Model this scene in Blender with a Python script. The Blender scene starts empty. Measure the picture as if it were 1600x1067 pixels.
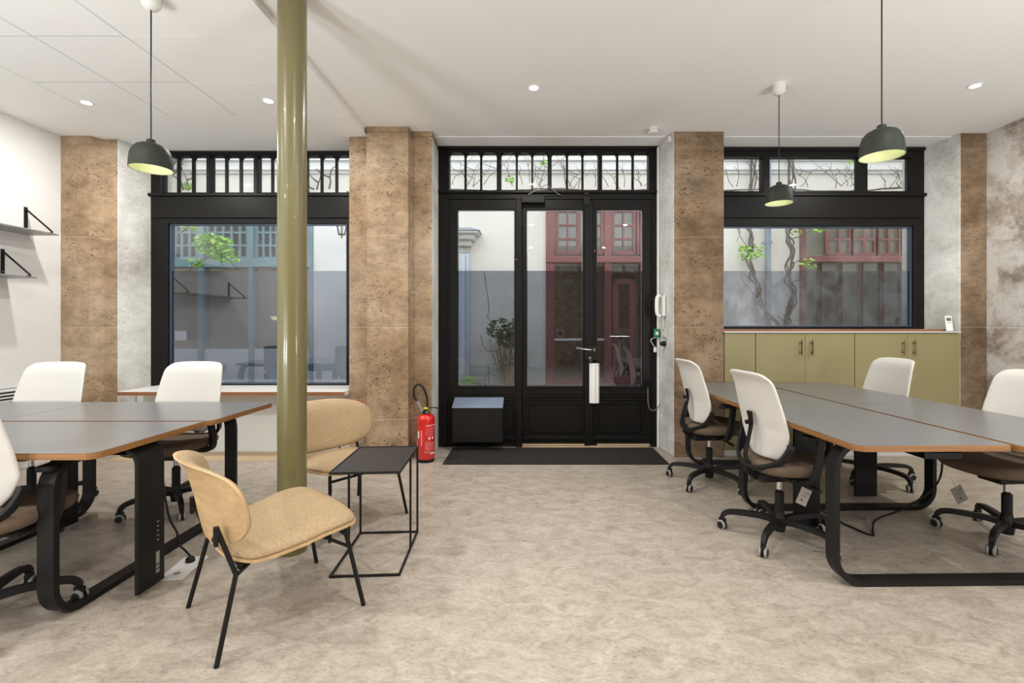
import bpy, math, random
from math import sin, cos, pi, radians as R
from mathutils import Vector, Matrix

# ------------------------------------------------------------------ camera, world, light
SC = bpy.context.scene
COL = SC.collection
F = 740.0                      # focal length in pixels of the 1600 px wide frame
cam_d = bpy.data.cameras.new('camera')
cam_d.sensor_width = 36.0
cam_d.lens = 36.0 * F / 1600.0
cam_d.shift_x = -28.0 / 1600.0
cam_d.shift_y = -23.5 / 1600.0
cam_d.clip_end = 200
cam = bpy.data.objects.new('camera', cam_d)
COL.objects.link(cam)
cam.location = (0, 0, 1.25)
cam.rotation_euler = (R(90), 0, 0)
SC.camera = cam

SC.view_settings.view_transform = 'Standard'
SC.view_settings.look = 'None'
SC.view_settings.gamma = 1
SC.view_settings.use_curve_mapping = False
SC.view_settings.exposure = -0.1
SC.cycles.use_denoising = True
SC.cycles.max_bounces = 10
SC.cycles.diffuse_bounces = 5
SC.cycles.transparent_max_bounces = 24
SC.cycles.sample_clamp_indirect = 6.0
SC.cycles.caustics_reflective = False
SC.cycles.caustics_refractive = False

W = bpy.data.worlds.new('overcast_sky')
SC.world = W
W.use_nodes = True
bg = W.node_tree.nodes['Background']
bg.inputs[0].default_value = (0.93, 0.97, 1.0, 1)
bg.inputs[1].default_value = 2.7

SPOT_POWER = 25.0
FILL_POWER = 42.0
BACK_Y = -5.0
def area(name, loc, rot, sx, sy, power, color, shape='RECTANGLE', spread=180):
    l = bpy.data.lights.new(name, 'AREA')
    l.shape = shape
    l.size = sx
    if shape == 'RECTANGLE': l.size_y = sy
    l.energy = power
    l.color = color
    l.spread = R(spread)
    o = bpy.data.objects.new(name, l)
    COL.objects.link(o)
    o.location = loc
    o.rotation_euler = rot
    return o
# unseen uplighters added as soft fill; their stands are built below
FILL_UPLIGHTS = [(-3.1, 0.10, 1.0), (-2.3, -0.25, 1.0), (2.95, 0.10, 1.1), (3.65, -0.25, 1.0), (-2.4, -2.8, 0.5), (2.4, -2.8, 0.5)]
for x, y, k in FILL_UPLIGHTS:
    area('fill_beam', (x, y+0.02, 0.985), (R(148 if y > -1 else 180), 0, 0), 0.52, 0.52, FILL_POWER*k, (0.97, 0.985, 1.0), 'DISK')

# ------------------------------------------------------------------ mesh helpers
random.seed(7)
def atd(px, py, Y):            # world point of a photo pixel on the frontal plane at distance Y
    return ((px - 828.0) * Y / F, 1.25 - (py - 510.0) * Y / F)

class MB:
    def __init__(s):
        s.v = []; s.f = []; s.m = []
    def add(s, vs, fs, mi=0):
        b = len(s.v)
        s.v += [tuple(p) for p in vs]
        for f in fs:
            s.f.append(tuple(b + i for i in f)); s.m.append(mi)
        return s
    def box(s, x0, x1, y0, y1, z0, z1, mi=0):
        vs = [(x0,y0,z0),(x1,y0,z0),(x1,y1,z0),(x0,y1,z0),(x0,y0,z1),(x1,y0,z1),(x1,y1,z1),(x0,y1,z1)]
        return s.add(vs, [(0,3,2,1),(4,5,6,7),(0,1,5,4),(1,2,6,5),(2,3,7,6),(3,0,4,7)], mi)
    def obox(s, c, size, M, mi=0):
        hx, hy, hz = [a / 2 for a in size]
        vs = [(-hx,-hy,-hz),(hx,-hy,-hz),(hx,hy,-hz),(-hx,hy,-hz),(-hx,-hy,hz),(hx,-hy,hz),(hx,hy,hz),(-hx,hy,hz)]
        vs = [Vector(c) + M @ Vector(p) for p in vs]
        return s.add(vs, [(0,3,2,1),(4,5,6,7),(0,1,5,4),(1,2,6,5),(2,3,7,6),(3,0,4,7)], mi)
    def sweep(s, pts, prof, up=(0,0,1), closed=False, caps=True, mi=0, scales=None):
        """prof: list of (a,b) in the (side, up) frame"""
        P = [Vector(p) for p in pts]; n = len(P); k = len(prof)
        rings = []
        side_prev = None
        for i in range(n):
            a = P[(i-1) % n] if (closed or i > 0) else P[i]
            b = P[(i+1) % n] if (closed or i < n-1) else P[i]
            t = (b - a)
            if t.length < 1e-9: t = Vector((0,0,1))
            t.normalize()
            if side_prev is None:
                u = Vector(up)
                sd = t.cross(u)
                if sd.length < 1e-3: sd = t.cross(Vector((0,1,0)))
                sd.normalize()
            else:
                sd = side_prev - t * side_prev.dot(t)
                if sd.length < 1e-6: sd = t.cross(Vector(up))
                sd.normalize()
            side_prev = sd
            uu = sd.cross(t)
            m = 1.0
            if (closed or 0 < i < n-1):       # mitre
                d1 = (P[i]-a).normalized(); d2 = (b-P[i]).normalized()
                c = max(0.3, math.sqrt(max(0, (1 + d1.dot(d2)) / 2)))
                m = 1/c if k == 4 else 1.0
            sc = scales[i] if scales else 1.0
            rings.append([P[i] + sd * (q[0]*sc) + uu * (q[1]*sc) for q in prof])
        vs = [p for r in rings for p in r]
        fs = []
        for i in range(n if closed else n-1):
            j = (i+1) % n
            for q in range(k):
                w = (q+1) % k
                fs.append((i*k+q, i*k+w, j*k+w, j*k+q))
        if caps and not closed:
            fs.append(tuple(range(k))[::-1]); fs.append(tuple((n-1)*k+q for q in range(k)))
        return s.add(vs, fs, mi)
    def tube(s, pts, r, n=10, closed=False, mi=0, scales=None):
        return s.sweep(pts, [(r*cos(2*pi*i/n), r*sin(2*pi*i/n)) for i in range(n)], closed=closed, mi=mi, scales=scales)
    def lathe(s, prof, c=(0,0,0), n=32, mi=0, axis='z'):
        vs = []; k = len(prof)
        for i in range(n):
            a = 2*pi*i/n
            for (r, z) in prof:
                if axis == 'z': p = (r*cos(a), r*sin(a), z)
                elif axis == 'x': p = (z, r*cos(a), r*sin(a))
                else: p = (r*sin(a), z, r*cos(a))
                vs.append((c[0]+p[0], c[1]+p[1], c[2]+p[2]))
        fs = []
        for i in range(n):
            j = (i+1) % n
            for q in range(k-1):
                fs.append((i*k+q, j*k+q, j*k+q+1, i*k+q+1))
        return s.add(vs, fs, mi)
    def prism(s, poly, z0, z1, mi=0, mside=None, M=None):
        n = len(poly)
        vs = [(p[0], p[1], z0) for p in poly] + [(p[0], p[1], z1) for p in poly]
        if M is not None: vs = [M @ Vector(p) for p in vs]
        s.add(vs, [tuple(range(n))[::-1], tuple(range(n, 2*n))], mi)
        b = len(s.v) - 2*n
        for i in range(n):
            j = (i+1) % n
            s.f.append((b+i, b+j, b+n+j, b+n+i)); s.m.append(mi if mside is None else mside)
        return s
    def grid(s, fn, nu, nv, mi=0):
        vs = [fn(i/nu, j/nv) for j in range(nv+1) for i in range(nu+1)]
        fs = [(j*(nu+1)+i, j*(nu+1)+i+1, (j+1)*(nu+1)+i+1, (j+1)*(nu+1)+i) for j in range(nv) for i in range(nu)]
        return s.add(vs, fs, mi)
    def holed(s, x0, x1, z0, z1, holes, y0, y1, mi=0):
        xs = sorted(set([x0, x1] + [h[0] for h in holes] + [h[1] for h in holes]))
        zs = sorted(set([z0, z1] + [h[2] for h in holes] + [h[3] for h in holes]))
        xs = [x for x in xs if x0-1e-9 <= x <= x1+1e-9]; zs = [z for z in zs if z0-1e-9 <= z <= z1+1e-9]
        nx, nz = len(xs)-1, len(zs)-1
        def full(i, j):
            if i < 0 or j < 0 or i >= nx or j >= nz: return False
            cx, cz = (xs[i]+xs[i+1])/2, (zs[j]+zs[j+1])/2
            return not any(h[0] < cx < h[1] and h[2] < cz < h[3] for h in holes)
        b = len(s.v); idx = {}
        def V(i, j, k):
            if (i,j,k) not in idx:
                idx[(i,j,k)] = len(s.v); s.v.append((xs[i], (y0,y1)[k], zs[j]))
            return idx[(i,j,k)]
        def q(*t):
            s.f.append(t); s.m.append(mi)
        for i in range(nx):
            for j in range(nz):
                if not full(i,j): continue
                q(V(i,j,0),V(i+1,j,0),V(i+1,j+1,0),V(i,j+1,0))
                q(V(i,j,1),V(i,j+1,1),V(i+1,j+1,1),V(i+1,j,1))
                if not full(i-1,j): q(V(i,j,1),V(i,j,0),V(i,j+1,0),V(i,j+1,1))
                if not full(i+1,j): q(V(i+1,j,0),V(i+1,j,1),V(i+1,j+1,1),V(i+1,j+1,0))
                if not full(i,j-1): q(V(i,j,1),V(i+1,j,1),V(i+1,j,0),V(i,j,0))
                if not full(i,j+1): q(V(i,j+1,0),V(i+1,j+1,0),V(i+1,j+1,1),V(i,j+1,1))
        return s

def obj(name, mb, mats, parent=None, smooth=False, bevel=0, solid=0, sub=0, loc=None, rotz=None, angle=35):
    me = bpy.data.meshes.new(name)
    me.from_pydata([tuple(v) for v in mb.v], [], mb.f)
    if not isinstance(mats, (list, tuple)): mats = [mats]
    for m in mats: me.materials.append(m)
    me.polygons.foreach_set('material_index', mb.m)
    me.update()
    o = bpy.data.objects.new(name, me)
    COL.objects.link(o)
    if smooth:
        me.shade_smooth()
        if angle: me.set_sharp_from_angle(angle=R(angle))
    if solid:
        md = o.modifiers.new('solid', 'SOLIDIFY'); md.thickness = solid; md.offset = 0
    if bevel:
        md = o.modifiers.new('bevel', 'BEVEL'); md.width = bevel; md.segments = 2; md.limit_method = 'ANGLE'; md.angle_limit = R(40)
    if sub:
        md = o.modifiers.new('sub', 'SUBSURF'); md.levels = sub; md.render_levels = sub
    if parent: o.parent = parent
    if loc: o.location = loc
    if rotz is not None: o.rotation_euler = (0, 0, rotz)
    return o
def fixn(o):
    import bmesh
    bm = bmesh.new(); bm.from_mesh(o.data)
    bmesh.ops.remove_doubles(bm, verts=bm.verts, dist=1e-5)
    bmesh.ops.recalc_face_normals(bm, faces=bm.faces)
    bm.to_mesh(o.data); bm.free()
    return o
def tag(o, label=None, cat=None, group=None, kind=None):
    if label: o['label'] = label
    if cat: o['category'] = cat
    if group: o['group'] = group
    if kind: o['kind'] = kind
    return o
def thing(name, label, cat, loc=(0,0,0), rotz=0, group=None, kind=None):
    o = bpy.data.objects.new(name, None); COL.objects.link(o)
    o.empty_display_size = 0.1
    o.location = loc; o.rotation_euler = (0, 0, rotz)
    return tag(o, label, cat, group, kind)
def copy_tree(o, parent=None):
    c = o.copy(); COL.objects.link(c); c.parent = parent
    for ch in KIDS.get(o.name, []) or [x for x in o.children]:
        copy_tree(ch, c)
    return c
KIDS = {}
def arc(c, r, a0, a1, n=6):
    return [(c[0]+r*cos(R(a0+(a1-a0)*i/n)), c[1]+r*sin(R(a0+(a1-a0)*i/n))) for i in range(n+1)]
def rrect(x0, x1, y0, y1, r, n=5):
    if not isinstance(r, (list, tuple)): r = [r]*4
    p = []
    p += arc((x0+r[0], y0+r[0]), r[0], 180, 270, n) if r[0] else [(x0,y0)]
    p += arc((x1-r[1], y0+r[1]), r[1], 270, 360, n) if r[1] else [(x1,y0)]
    p += arc((x1-r[2], y1-r[2]), r[2], 0, 90, n) if r[2] else [(x1,y1)]
    p += arc((x0+r[3], y1-r[3]), r[3], 90, 180, n) if r[3] else [(x0,y1)]
    return p
def smoothpath(pts, n=8):
    P = [Vector(p) for p in pts]; out = []
    for i in range(len(P)-1):
        p0 = P[max(i-1,0)]; p1 = P[i]; p2 = P[i+1]; p3 = P[min(i+2, len(P)-1)]
        for k in range(n):
            t = k/n
            out.append(0.5*((2*p1)+(-p0+p2)*t+(2*p0-5*p1+4*p2-p3)*t*t+(-p0+3*p1-3*p2+p3)*t**3))
    out.append(P[-1])
    return out

# ------------------------------------------------------------------ materials
def newmat(name):
    m = bpy.data.materials.new(name); m.use_nodes = True
    nt = m.node_tree
    return m, nt, nt.nodes['Principled BSDF']
def plain(name, col, rough=0.5, metal=0.0, spec=0.5, bump=0.0, bscale=200, var=0.0, vscale=6, em=None, ems=0, coat=0):
    m, nt, b = newmat(name)
    b.inputs['Base Color'].default_value = (*col, 1)
    b.inputs['Roughness'].default_value = rough
    b.inputs['Metallic'].default_value = metal
    b.inputs['Specular IOR Level'].default_value = spec
    b.inputs['Coat Weight'].default_value = coat
    if em:
        b.inputs['Emission Color'].default_value = (*em, 1); b.inputs['Emission Strength'].default_value = ems
    if bump or var:
        tc = nt.nodes.new('ShaderNodeTexCoord')
    if bump:
        n = nt.nodes.new('ShaderNodeTexNoise'); n.inputs['Scale'].default_value = bscale; n.inputs['Detail'].default_value = 3
        bp = nt.nodes.new('ShaderNodeBump'); bp.inputs['Strength'].default_value = bump; bp.inputs['Distance'].default_value = 0.002
        nt.links.new(tc.outputs['Object'], n.inputs['Vector']); nt.links.new(n.outputs[0], bp.inputs['Height'])
        nt.links.new(bp.outputs[0], b.inputs['Normal'])
    if var:
        n = nt.nodes.new('ShaderNodeTexNoise'); n.inputs['Scale'].default_value = vscale; n.inputs['Detail'].default_value = 5
        cr = nt.nodes.new('ShaderNodeValToRGB')
        cr.color_ramp.elements[0].position = 0.3; cr.color_ramp.elements[1].position = 0.7
        cr.color_ramp.elements[0].color = (*[c*(1-var) for c in col], 1)
        cr.color_ramp.elements[1].color = (*[min(1, c*(1+var)) for c in col], 1)
        nt.links.new(tc.outputs['Object'], n.inputs['Vector']); nt.links.new(n.outputs[0], cr.inputs[0])
        nt.links.new(cr.outputs[0], b.inputs['Base Color'])
    return m
def ramp(nt, src, stops):
    cr = nt.nodes.new('ShaderNodeValToRGB')
    e = cr.color_ramp.elements
    while len(e) < len(stops): e.new(0.5)
    for i, (p, c) in enumerate(stops):
        e[i].position = p; e[i].color = (*c, 1) if len(c) == 3 else c
    nt.links.new(src, cr.inputs[0]); return cr.outputs[0]
def noise(nt, vec, scale, detail=4, rough=0.55, dist=0.0):
    n = nt.nodes.new('ShaderNodeTexNoise')
    n.inputs['Scale'].default_value = scale; n.inputs['Detail'].default_value = detail
    n.inputs['Roughness'].default_value = rough; n.inputs['Distortion'].default_value = dist
    nt.links.new(vec, n.inputs['Vector']); return n.outputs[0]
def mapping(nt, vec, scale=(1,1,1), rot=(0,0,0), loc=(0,0,0)):
    mp = nt.nodes.new('ShaderNodeMapping')
    mp.inputs['Scale'].default_value = scale; mp.inputs['Rotation'].default_value = rot; mp.inputs['Location'].default_value = loc
    nt.links.new(vec, mp.inputs[0]); return mp.outputs[0]
def mix(nt, fac, a, b, mode='MIX'):
    m = nt.nodes.new('ShaderNodeMix'); m.data_type = 'RGBA'; m.blend_type = mode
    for s, v in ((m.inputs[0], fac), (m.inputs[6], a), (m.inputs[7], b)):
        if isinstance(v, (int, float)): s.default_value = v
        elif isinstance(v, tuple): s.default_value = (*v, 1)
        else: nt.links.new(v, s)
    return m.outputs[2]
def mth(nt, op, a, b=None):
    m = nt.nodes.new('ShaderNodeMath'); m.operation = op
    for s, v in zip(m.inputs, (a, b)):
        if v is None: continue
        if isinstance(v, (int, float)): s.default_value = v
        else: nt.links.new(v, s)
    return m.outputs[0]
def bumpn(nt, b, h, strength, dist=0.01):
    bp = nt.nodes.new('ShaderNodeBump'); bp.inputs['Strength'].default_value = strength; bp.inputs['Distance'].default_value = dist
    nt.links.new(h, bp.inputs['Height']); nt.links.new(bp.outputs[0], b.inputs['Normal'])

def stone_mat(name, c1, c2, c3, pits=0.5, joints=True, white=0.0, wcol=(0.6,0.58,0.54), jx=0):
    m, nt, b = newmat(name)
    g = nt.nodes.new('ShaderNodeNewGeometry').outputs['Position']
    big = noise(nt, g, 1.6, 6, 0.6, 0.4)
    col = ramp(nt, big, [(0.30, c1), (0.52, c2), (0.72, c3)])
    mid = noise(nt, mapping(nt, g, (5, 5, 9)), 1.0, 6, 0.65)
    col = mix(nt, 0.55, col, ramp(nt, mid, [(0.3, (0.45,0.43,0.41)), (0.6, (1.20,1.18,1.15))] if 'white' not in name else [(0.3,(0.80,0.80,0.79)),(0.6,(1.08,1.08,1.07))]), 'MULTIPLY')
    fine = noise(nt, mapping(nt, g, (16, 16, 26)), 1.0, 8, 0.75)
    col = mix(nt, 0.6, col, ramp(nt, fine, [(0.32, (0.58,0.55,0.50)), (0.5, (1.0,1.0,1.0)), (0.68, (1.22,1.20,1.16))] if 'white' not in name else [(0.3,(0.86,0.86,0.85)),(0.6,(1.08,1.08,1.08))]), 'MULTIPLY')
    if white:
        wn = noise(nt, g, 2.3, 8, 0.7, 0.3)
        col = mix(nt, ramp(nt, wn, [(0.62-white*0.35, (0,0,0)), (0.70-white*0.25, (1,1,1))]), col, wcol)
    # small pits, only here and there
    pn = noise(nt, mapping(nt, g, (38, 38, 75)), 1.0, 3, 0.6)
    pm = noise(nt, g, 2.6, 4, 0.6)
    pit = mth(nt, 'MULTIPLY', ramp(nt, pn, [(0.60, (0,0,0)), (0.66, (1,1,1))]), ramp(nt, pm, [(0.43, (0,0,0)), (0.55, (1,1,1))]))
    pit = mth(nt, 'MULTIPLY', pit, pits)
    col = mix(nt, pit, col, (c1[0]*0.35, c1[1]*0.3, c1[2]*0.25))
    h = mth(nt, 'SUBTRACT', mth(nt, 'ADD', mid, mth(nt, 'MULTIPLY', fine, 0.5)), mth(nt, 'MULTIPLY', pit, 1.5))
    if joints:
        sx = nt.nodes.new('ShaderNodeSeparateXYZ'); nt.links.new(g, sx.inputs[0])
        z = mth(nt, 'ADD', sx.outputs[2], mth(nt, 'MULTIPLY', mth(nt, 'SUBTRACT', mid, 0.5), 0.012))
        fr = mth(nt, 'PINGPONG', mth(nt, 'SUBTRACT', z, 0.385), 0.43)
        j = ramp(nt, fr, [(0.0, (1,1,1)), (0.010, (0,0,0))])
        col = mix(nt, mth(nt, 'MULTIPLY', j, 0.35), col, (c3[0]*1.25, c3[1]*1.25, c3[2]*1.25))
        h = mth(nt, 'SUBTRACT', h, j)
    nt.links.new(col, b.inputs['Base Color'])
    b.inputs['Roughness'].default_value = 0.88
    b.inputs['Specular IOR Level'].default_value = 0.25
    bumpn(nt, b, h, 0.5, 0.006)
    return m
M_STONE = stone_mat('limestone_tan', (0.21,0.135,0.075), (0.345,0.25,0.162), (0.41,0.322,0.232), 0.85)
M_STONE_R = stone_mat('limestone_brown', (0.13,0.088,0.052), (0.25,0.175,0.112), (0.33,0.255,0.185), 0.9)
M_STONE_W = stone_mat('limestone_grey_wall', (0.27,0.21,0.155), (0.38,0.33,0.28), (0.50,0.46,0.42), 0.5, True, 0.55, (0.62,0.60,0.57))
M_PLASTER = stone_mat('rough_whitewash', (0.40,0.385,0.355), (0.66,0.655,0.63), (0.80,0.80,0.78), 0.45, False)

def floor_mat():
    m, nt, b = newmat('marbled_linoleum')
    g = nt.nodes.new('ShaderNodeNewGeometry').outputs['Position']
    v = mapping(nt, g, (1, 1.7, 1), (0, 0, R(32)))
    n1 = noise(nt, v, 7.5, 10, 0.75, 0.8)
    n2 = noise(nt, v, 42, 8, 0.8, 0.8)
    n0 = noise(nt, g, 0.8, 3, 0.5)
    col = ramp(nt, n1, [(0.28, (0.265,0.225,0.185)), (0.46, (0.395,0.345,0.29)), (0.60, (0.48,0.43,0.37)), (0.76, (0.57,0.52,0.455))])
    col = mix(nt, 0.75, col, ramp(nt, n2, [(0.32, (0.60,0.56,0.53)), (0.5, (0.98,0.98,0.98)), (0.70, (1.20,1.19,1.17))]), 'MULTIPLY')
    col = mix(nt, 0.5, col, ramp(nt, n0, [(0.35, (0.88,0.87,0.86)), (0.65, (1.08,1.08,1.08))]), 'MULTIPLY')
    fl = noise(nt, mapping(nt, g, (28, 75, 1), (0,0,R(32))), 1.0, 3, 0.6, 0.6)
    msk = noise(nt, g, 3.0, 3)
    f = mth(nt, 'MULTIPLY', ramp(nt, fl, [(0.625,(0,0,0)),(0.67,(1,1,1))]), ramp(nt, msk, [(0.42,(0,0,0)),(0.58,(1,1,1))]))
    col = mix(nt, mth(nt, 'MULTIPLY', f, 0.55), col, (0.13, 0.10, 0.08))
    nt.links.new(col, b.inputs['Base Color'])
    b.inputs['Roughness'].default_value = 0.36
    b.inputs['Specular IOR Level'].default_value = 0.35
    bumpn(nt, b, n2, 0.06, 0.002)
    return m
M_FLOOR = floor_mat()
M_CEIL = plain('ceiling_white', (0.90,0.90,0.885), 0.9, spec=0.2, bump=0.05, bscale=60)
M_WALL = plain('wall_white', (0.76,0.765,0.76), 0.85, spec=0.2, bump=0.15, bscale=40, var=0.02)
M_WHITE = plain('white_plastic', (0.80,0.80,0.78), 0.4)
M_BLACKWOOD = plain('black_painted_wood', (0.0085,0.0078,0.0073), 0.40, spec=0.18, bump=0.12, bscale=18)
M_BLACK = plain('black_powder_coat', (0.0105,0.010,0.0098), 0.45, spec=0.25)
M_BLACKPL = plain('black_plastic', (0.0115,0.011,0.011), 0.5, spec=0.25, bump=0.05, bscale=400)
M_CHROME = plain('chrome', (0.7,0.7,0.7), 0.2, 1.0)
M_BRASS = plain('dark_bronze', (0.11,0.075,0.04), 0.35, 0.9)
M_OLIVE = plain('olive_cabinet', (0.27,0.235,0.115), 0.55, spec=0.35, var=0.04, vscale=2)
M_POLE = plain('olive_gloss_paint', (0.155,0.136,0.055), 0.30, spec=0.5, bump=0.12, bscale=9, var=0.05, vscale=3, coat=0.25)
M_RED = plain('red_enamel', (0.62,0.012,0.012), 0.22, spec=0.6, coat=0.4)
M_MESHW = plain('off_white_knit', (0.66,0.645,0.61), 0.85, spec=0.15, bump=0.35, bscale=900)
M_SEATB = plain('brown_seat_fabric', (0.145,0.104,0.074), 0.9, spec=0.15, bump=0.6, bscale=700, var=0.12, vscale=90)
M_GREY = plain('grey_rubber', (0.30,0.29,0.27), 0.6)
M_TAG = plain('paper_tag', (0.36,0.335,0.295), 0.8)
M_PAPER = plain('white_paper', (0.8,0.8,0.78), 0.8)
M_INK = plain('dark_ink', (0.03,0.03,0.03), 0.8)
M_LIDG = plain('lid_bluegrey', (0.22,0.27,0.37), 0.25, spec=0.7)
M_SHADEG = plain('green_lampshade', (0.017,0.023,0.015), 0.55, spec=0.3, bump=0.2, bscale=300)
M_SHADEI = plain('pale_green_lining', (0.62,0.66,0.42), 0.7)
M_MAT = plain('doormat_charcoal', (0.035,0.031,0.030), 0.95, spec=0.1, bump=1.0, bscale=350, var=0.35, vscale=60)
M_LAM = plain('grey_laminate', (0.16,0.162,0.166), 0.30, spec=0.7)
M_GLOW = plain('spot_glow', (1,1,1), 0.5, em=(1.0,0.97,0.92), ems=22)
M_BULB = plain('pendant_bulb', (1,1,1), 0.5, em=(1.0,0.95,0.80), ems=5)
M_SHELF = plain('grey_steel_shelf', (0.30,0.30,0.30), 0.4, 0.3)
M_GREEN = plain('green_plastic', (0.02,0.20,0.10), 0.4)

def ply_mat(name, c1, c2, sc=(2,2,140), rough=0.5):
    m, nt, b = newmat(name)
    tc = nt.nodes.new('ShaderNodeTexCoord').outputs['Object']
    n = noise(nt, mapping(nt, tc, sc), 1.0, 5, 0.6, 0.3)
    nt.links.new(ramp(nt, n, [(0.3, c1), (0.7, c2)]), b.inputs['Base Color'])
    b.inputs['Roughness'].default_value = rough
    return m
M_PLYEDGE = ply_mat('birch_ply_edge', (0.17,0.068,0.018), (0.34,0.165,0.050))
M_PLY = ply_mat('natural_ply', (0.50,0.325,0.16), (0.62,0.43,0.235), (3,40,40), 0.45)
M_SILLWOOD = ply_mat('sill_wood_edge', (0.20,0.075,0.028), (0.34,0.15,0.06), (2,20,60))
M_OAK = ply_mat('threshold_wood', (0.45,0.33,0.20), (0.60,0.46,0.31), (3,40,20))
def boucle_mat():
    m, nt, b = newmat('beige_boucle_wool')
    tc = nt.nodes.new('ShaderNodeTexCoord').outputs['Object']
    n = noise(nt, tc, 260, 4, 0.7)
    n2 = noise(nt, tc, 9, 3, 0.5)
    col = ramp(nt, n, [(0.30, (0.22,0.145,0.075)), (0.48, (0.41,0.295,0.175)), (0.66, (0.54,0.42,0.28))])
    col = mix(nt, 0.4, col, ramp(nt, n2, [(0.3,(0.9,0.9,0.88)),(0.7,(1.08,1.08,1.06))]), 'MULTIPLY')
    nt.links.new(col, b.inputs['Base Color']); b.inputs['Roughness'].default_value = 0.95
    b.inputs['Specular IOR Level'].default_value = 0.15
    bumpn(nt, b, n, 0.6, 0.004)
    return m
M_BOUCLE = boucle_mat()

def glass_mat(name, tint, refl):
    m = bpy.data.materials.new(name); m.use_nodes = True
    nt = m.node_tree; nt.nodes.clear()
    out = nt.nodes.new('ShaderNodeOutputMaterial')
    t = nt.nodes.new('ShaderNodeBsdfTransparent'); t.inputs[0].default_value = (*tint, 1)
    g = nt.nodes.new('ShaderNodeBsdfGlossy'); g.inputs['Roughness'].default_value = 0.0; g.inputs[0].default_value = (1,1,1,1)
    fr = nt.nodes.new('ShaderNodeFresnel'); fr.inputs[0].default_value = 1.5
    k = mth(nt, 'MULTIPLY', fr.outputs[0], refl)
    mx = nt.nodes.new('ShaderNodeMixShader')
    nt.links.new(k, mx.inputs[0]); nt.links.new(t.outputs[0], mx.inputs[1]); nt.links.new(g.outputs[0], mx.inputs[2])
    nt.links.new(mx.outputs[0], out.inputs[0])
    return m
M_GLASS = glass_mat('clear_glass', (0.97,0.98,0.98), 1.0)
M_FILM = glass_mat('blue_grey_window_film', (0.61,0.64,0.695), 2.1)
M_XGLASS = glass_mat('shop_glass', (0.92,0.94,0.93), 1.0)

def rubble_mat():
    m, nt, b = newmat('rubble_stone')
    g = nt.nodes.new('ShaderNodeNewGeometry').outputs['Position']
    v = nt.nodes.new('ShaderNodeTexVoronoi'); v.inputs['Scale'].default_value = 6
    nt.links.new(mapping(nt, g, (1,1,1.8)), v.inputs['Vector'])
    n = noise(nt, g, 9, 6, 0.7)
    col = mix(nt, 0.5, ramp(nt, v.outputs['Distance'], [(0.1,(0.36,0.28,0.20)),(0.6,(0.16,0.11,0.08))]), ramp(nt, n, [(0.3,(0.10,0.075,0.05)),(0.7,(0.42,0.33,0.22))]))
    nt.links.new(col, b.inputs['Base Color']); b.inputs['Roughness'].default_value = 0.95
    return m
M_RUBBLE = rubble_mat()
# exterior materials
M_CREAM = plain('cream_render', (0.76,0.73,0.665), 0.9, spec=0.1, bump=0.3, bscale=30, var=0.05, vscale=1.5)
M_XWHITE = plain('pale_stone_render', (0.76,0.755,0.74), 0.9, spec=0.1, var=0.04, vscale=2)
M_XGREY = plain('weathered_plinth', (0.50,0.50,0.47), 0.9, spec=0.1, bump=0.5, bscale=20, var=0.14, vscale=4)
M_TEAL = plain('teal_shopfront_paint', (0.125,0.22,0.26), 0.5, var=0.08, vscale=5)
M_REDW = plain('brick_red_paint', (0.20,0.062,0.062), 0.5, var=0.10, vscale=6)
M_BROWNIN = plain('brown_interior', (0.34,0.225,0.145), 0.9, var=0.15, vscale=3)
M_DARKIN = plain('dim_interior', (0.13,0.115,0.10), 0.9, var=0.25, vscale=3)
M_CURTAIN = plain('grey_blind', (0.62,0.60,0.53), 0.9, var=0.10, vscale=3)
M_ZINC = plain('zinc_grey', (0.20,0.26,0.33), 0.5, 0.1)
M_BARK = plain('vine_bark', (0.115,0.090,0.075), 0.9, bump=0.8, bscale=60, var=0.3, vscale=25)
M_LEAF = plain('spring_leaf', (0.30,0.56,0.07), 0.6, var=0.25, vscale=20)
M_LEAFD = plain('dark_leaf', (0.07,0.13,0.045), 0.6, var=0.3, vscale=20)
M_REED = plain('dry_stem', (0.28,0.19,0.10), 0.8)
M_PAVE = plain('alley_paving', (0.50,0.49,0.47), 0.9, bump=0.5, bscale=10, var=0.15, vscale=6)
M_FILMTINT = plain('film_tinted_joinery', (0.58,0.64,0.72), 0.6, var=0.04)  # white joinery; the window film's blue cast is put into the colour
M_IRON = plain('wrought_iron', (0.02,0.02,0.022), 0.6)
M_PINK = plain('crimson_fabric', (0.45,0.04,0.09), 0.9)

def label_text(name, s, size, loc, rot, mat, parent=None, ext=0.0004, align='CENTER'):
    c = bpy.data.curves.new(name, 'FONT'); c.body = s; c.size = size; c.extrude = ext; c.align_x = align
    c.materials.append(mat)
    o = bpy.data.objects.new(name, c); COL.objects.link(o)
    o.location = loc; o.rotation_euler = rot
    if parent: o.parent = parent
    return o

# ------------------------------------------------------------------ room shell
XL, XR = -4.48, 4.42
FY = 4.91          # facade plane (window frames)
PY = 4.54          # front of the pillars
CZ, CZL = 3.12, 3.07
BEAMX = -1.55
def fx(p): return (p - 828.0) * FY / F
def fz(p): return 1.25 - (p - 510.0) * FY / F
def struct(name, mb, mat, label, cat, **k):
    o = obj(name, mb, mat, **k)
    return tag(o, label, cat, None, 'structure')
struct('floor', MB().box(XL-0.2, XR+0.2, BACK_Y-0.1, FY+0.12, -0.12, 0), M_FLOOR, 'beige marbled linoleum floor of the whole office', 'floor')
mb = MB()
mb.box(BEAMX, XR+0.2, BACK_Y-0.2, FY+0.2, CZ, CZ+0.2)
struct('ceiling', mb, M_CEIL, 'smooth white plaster ceiling over door and right side', 'ceiling')
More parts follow.
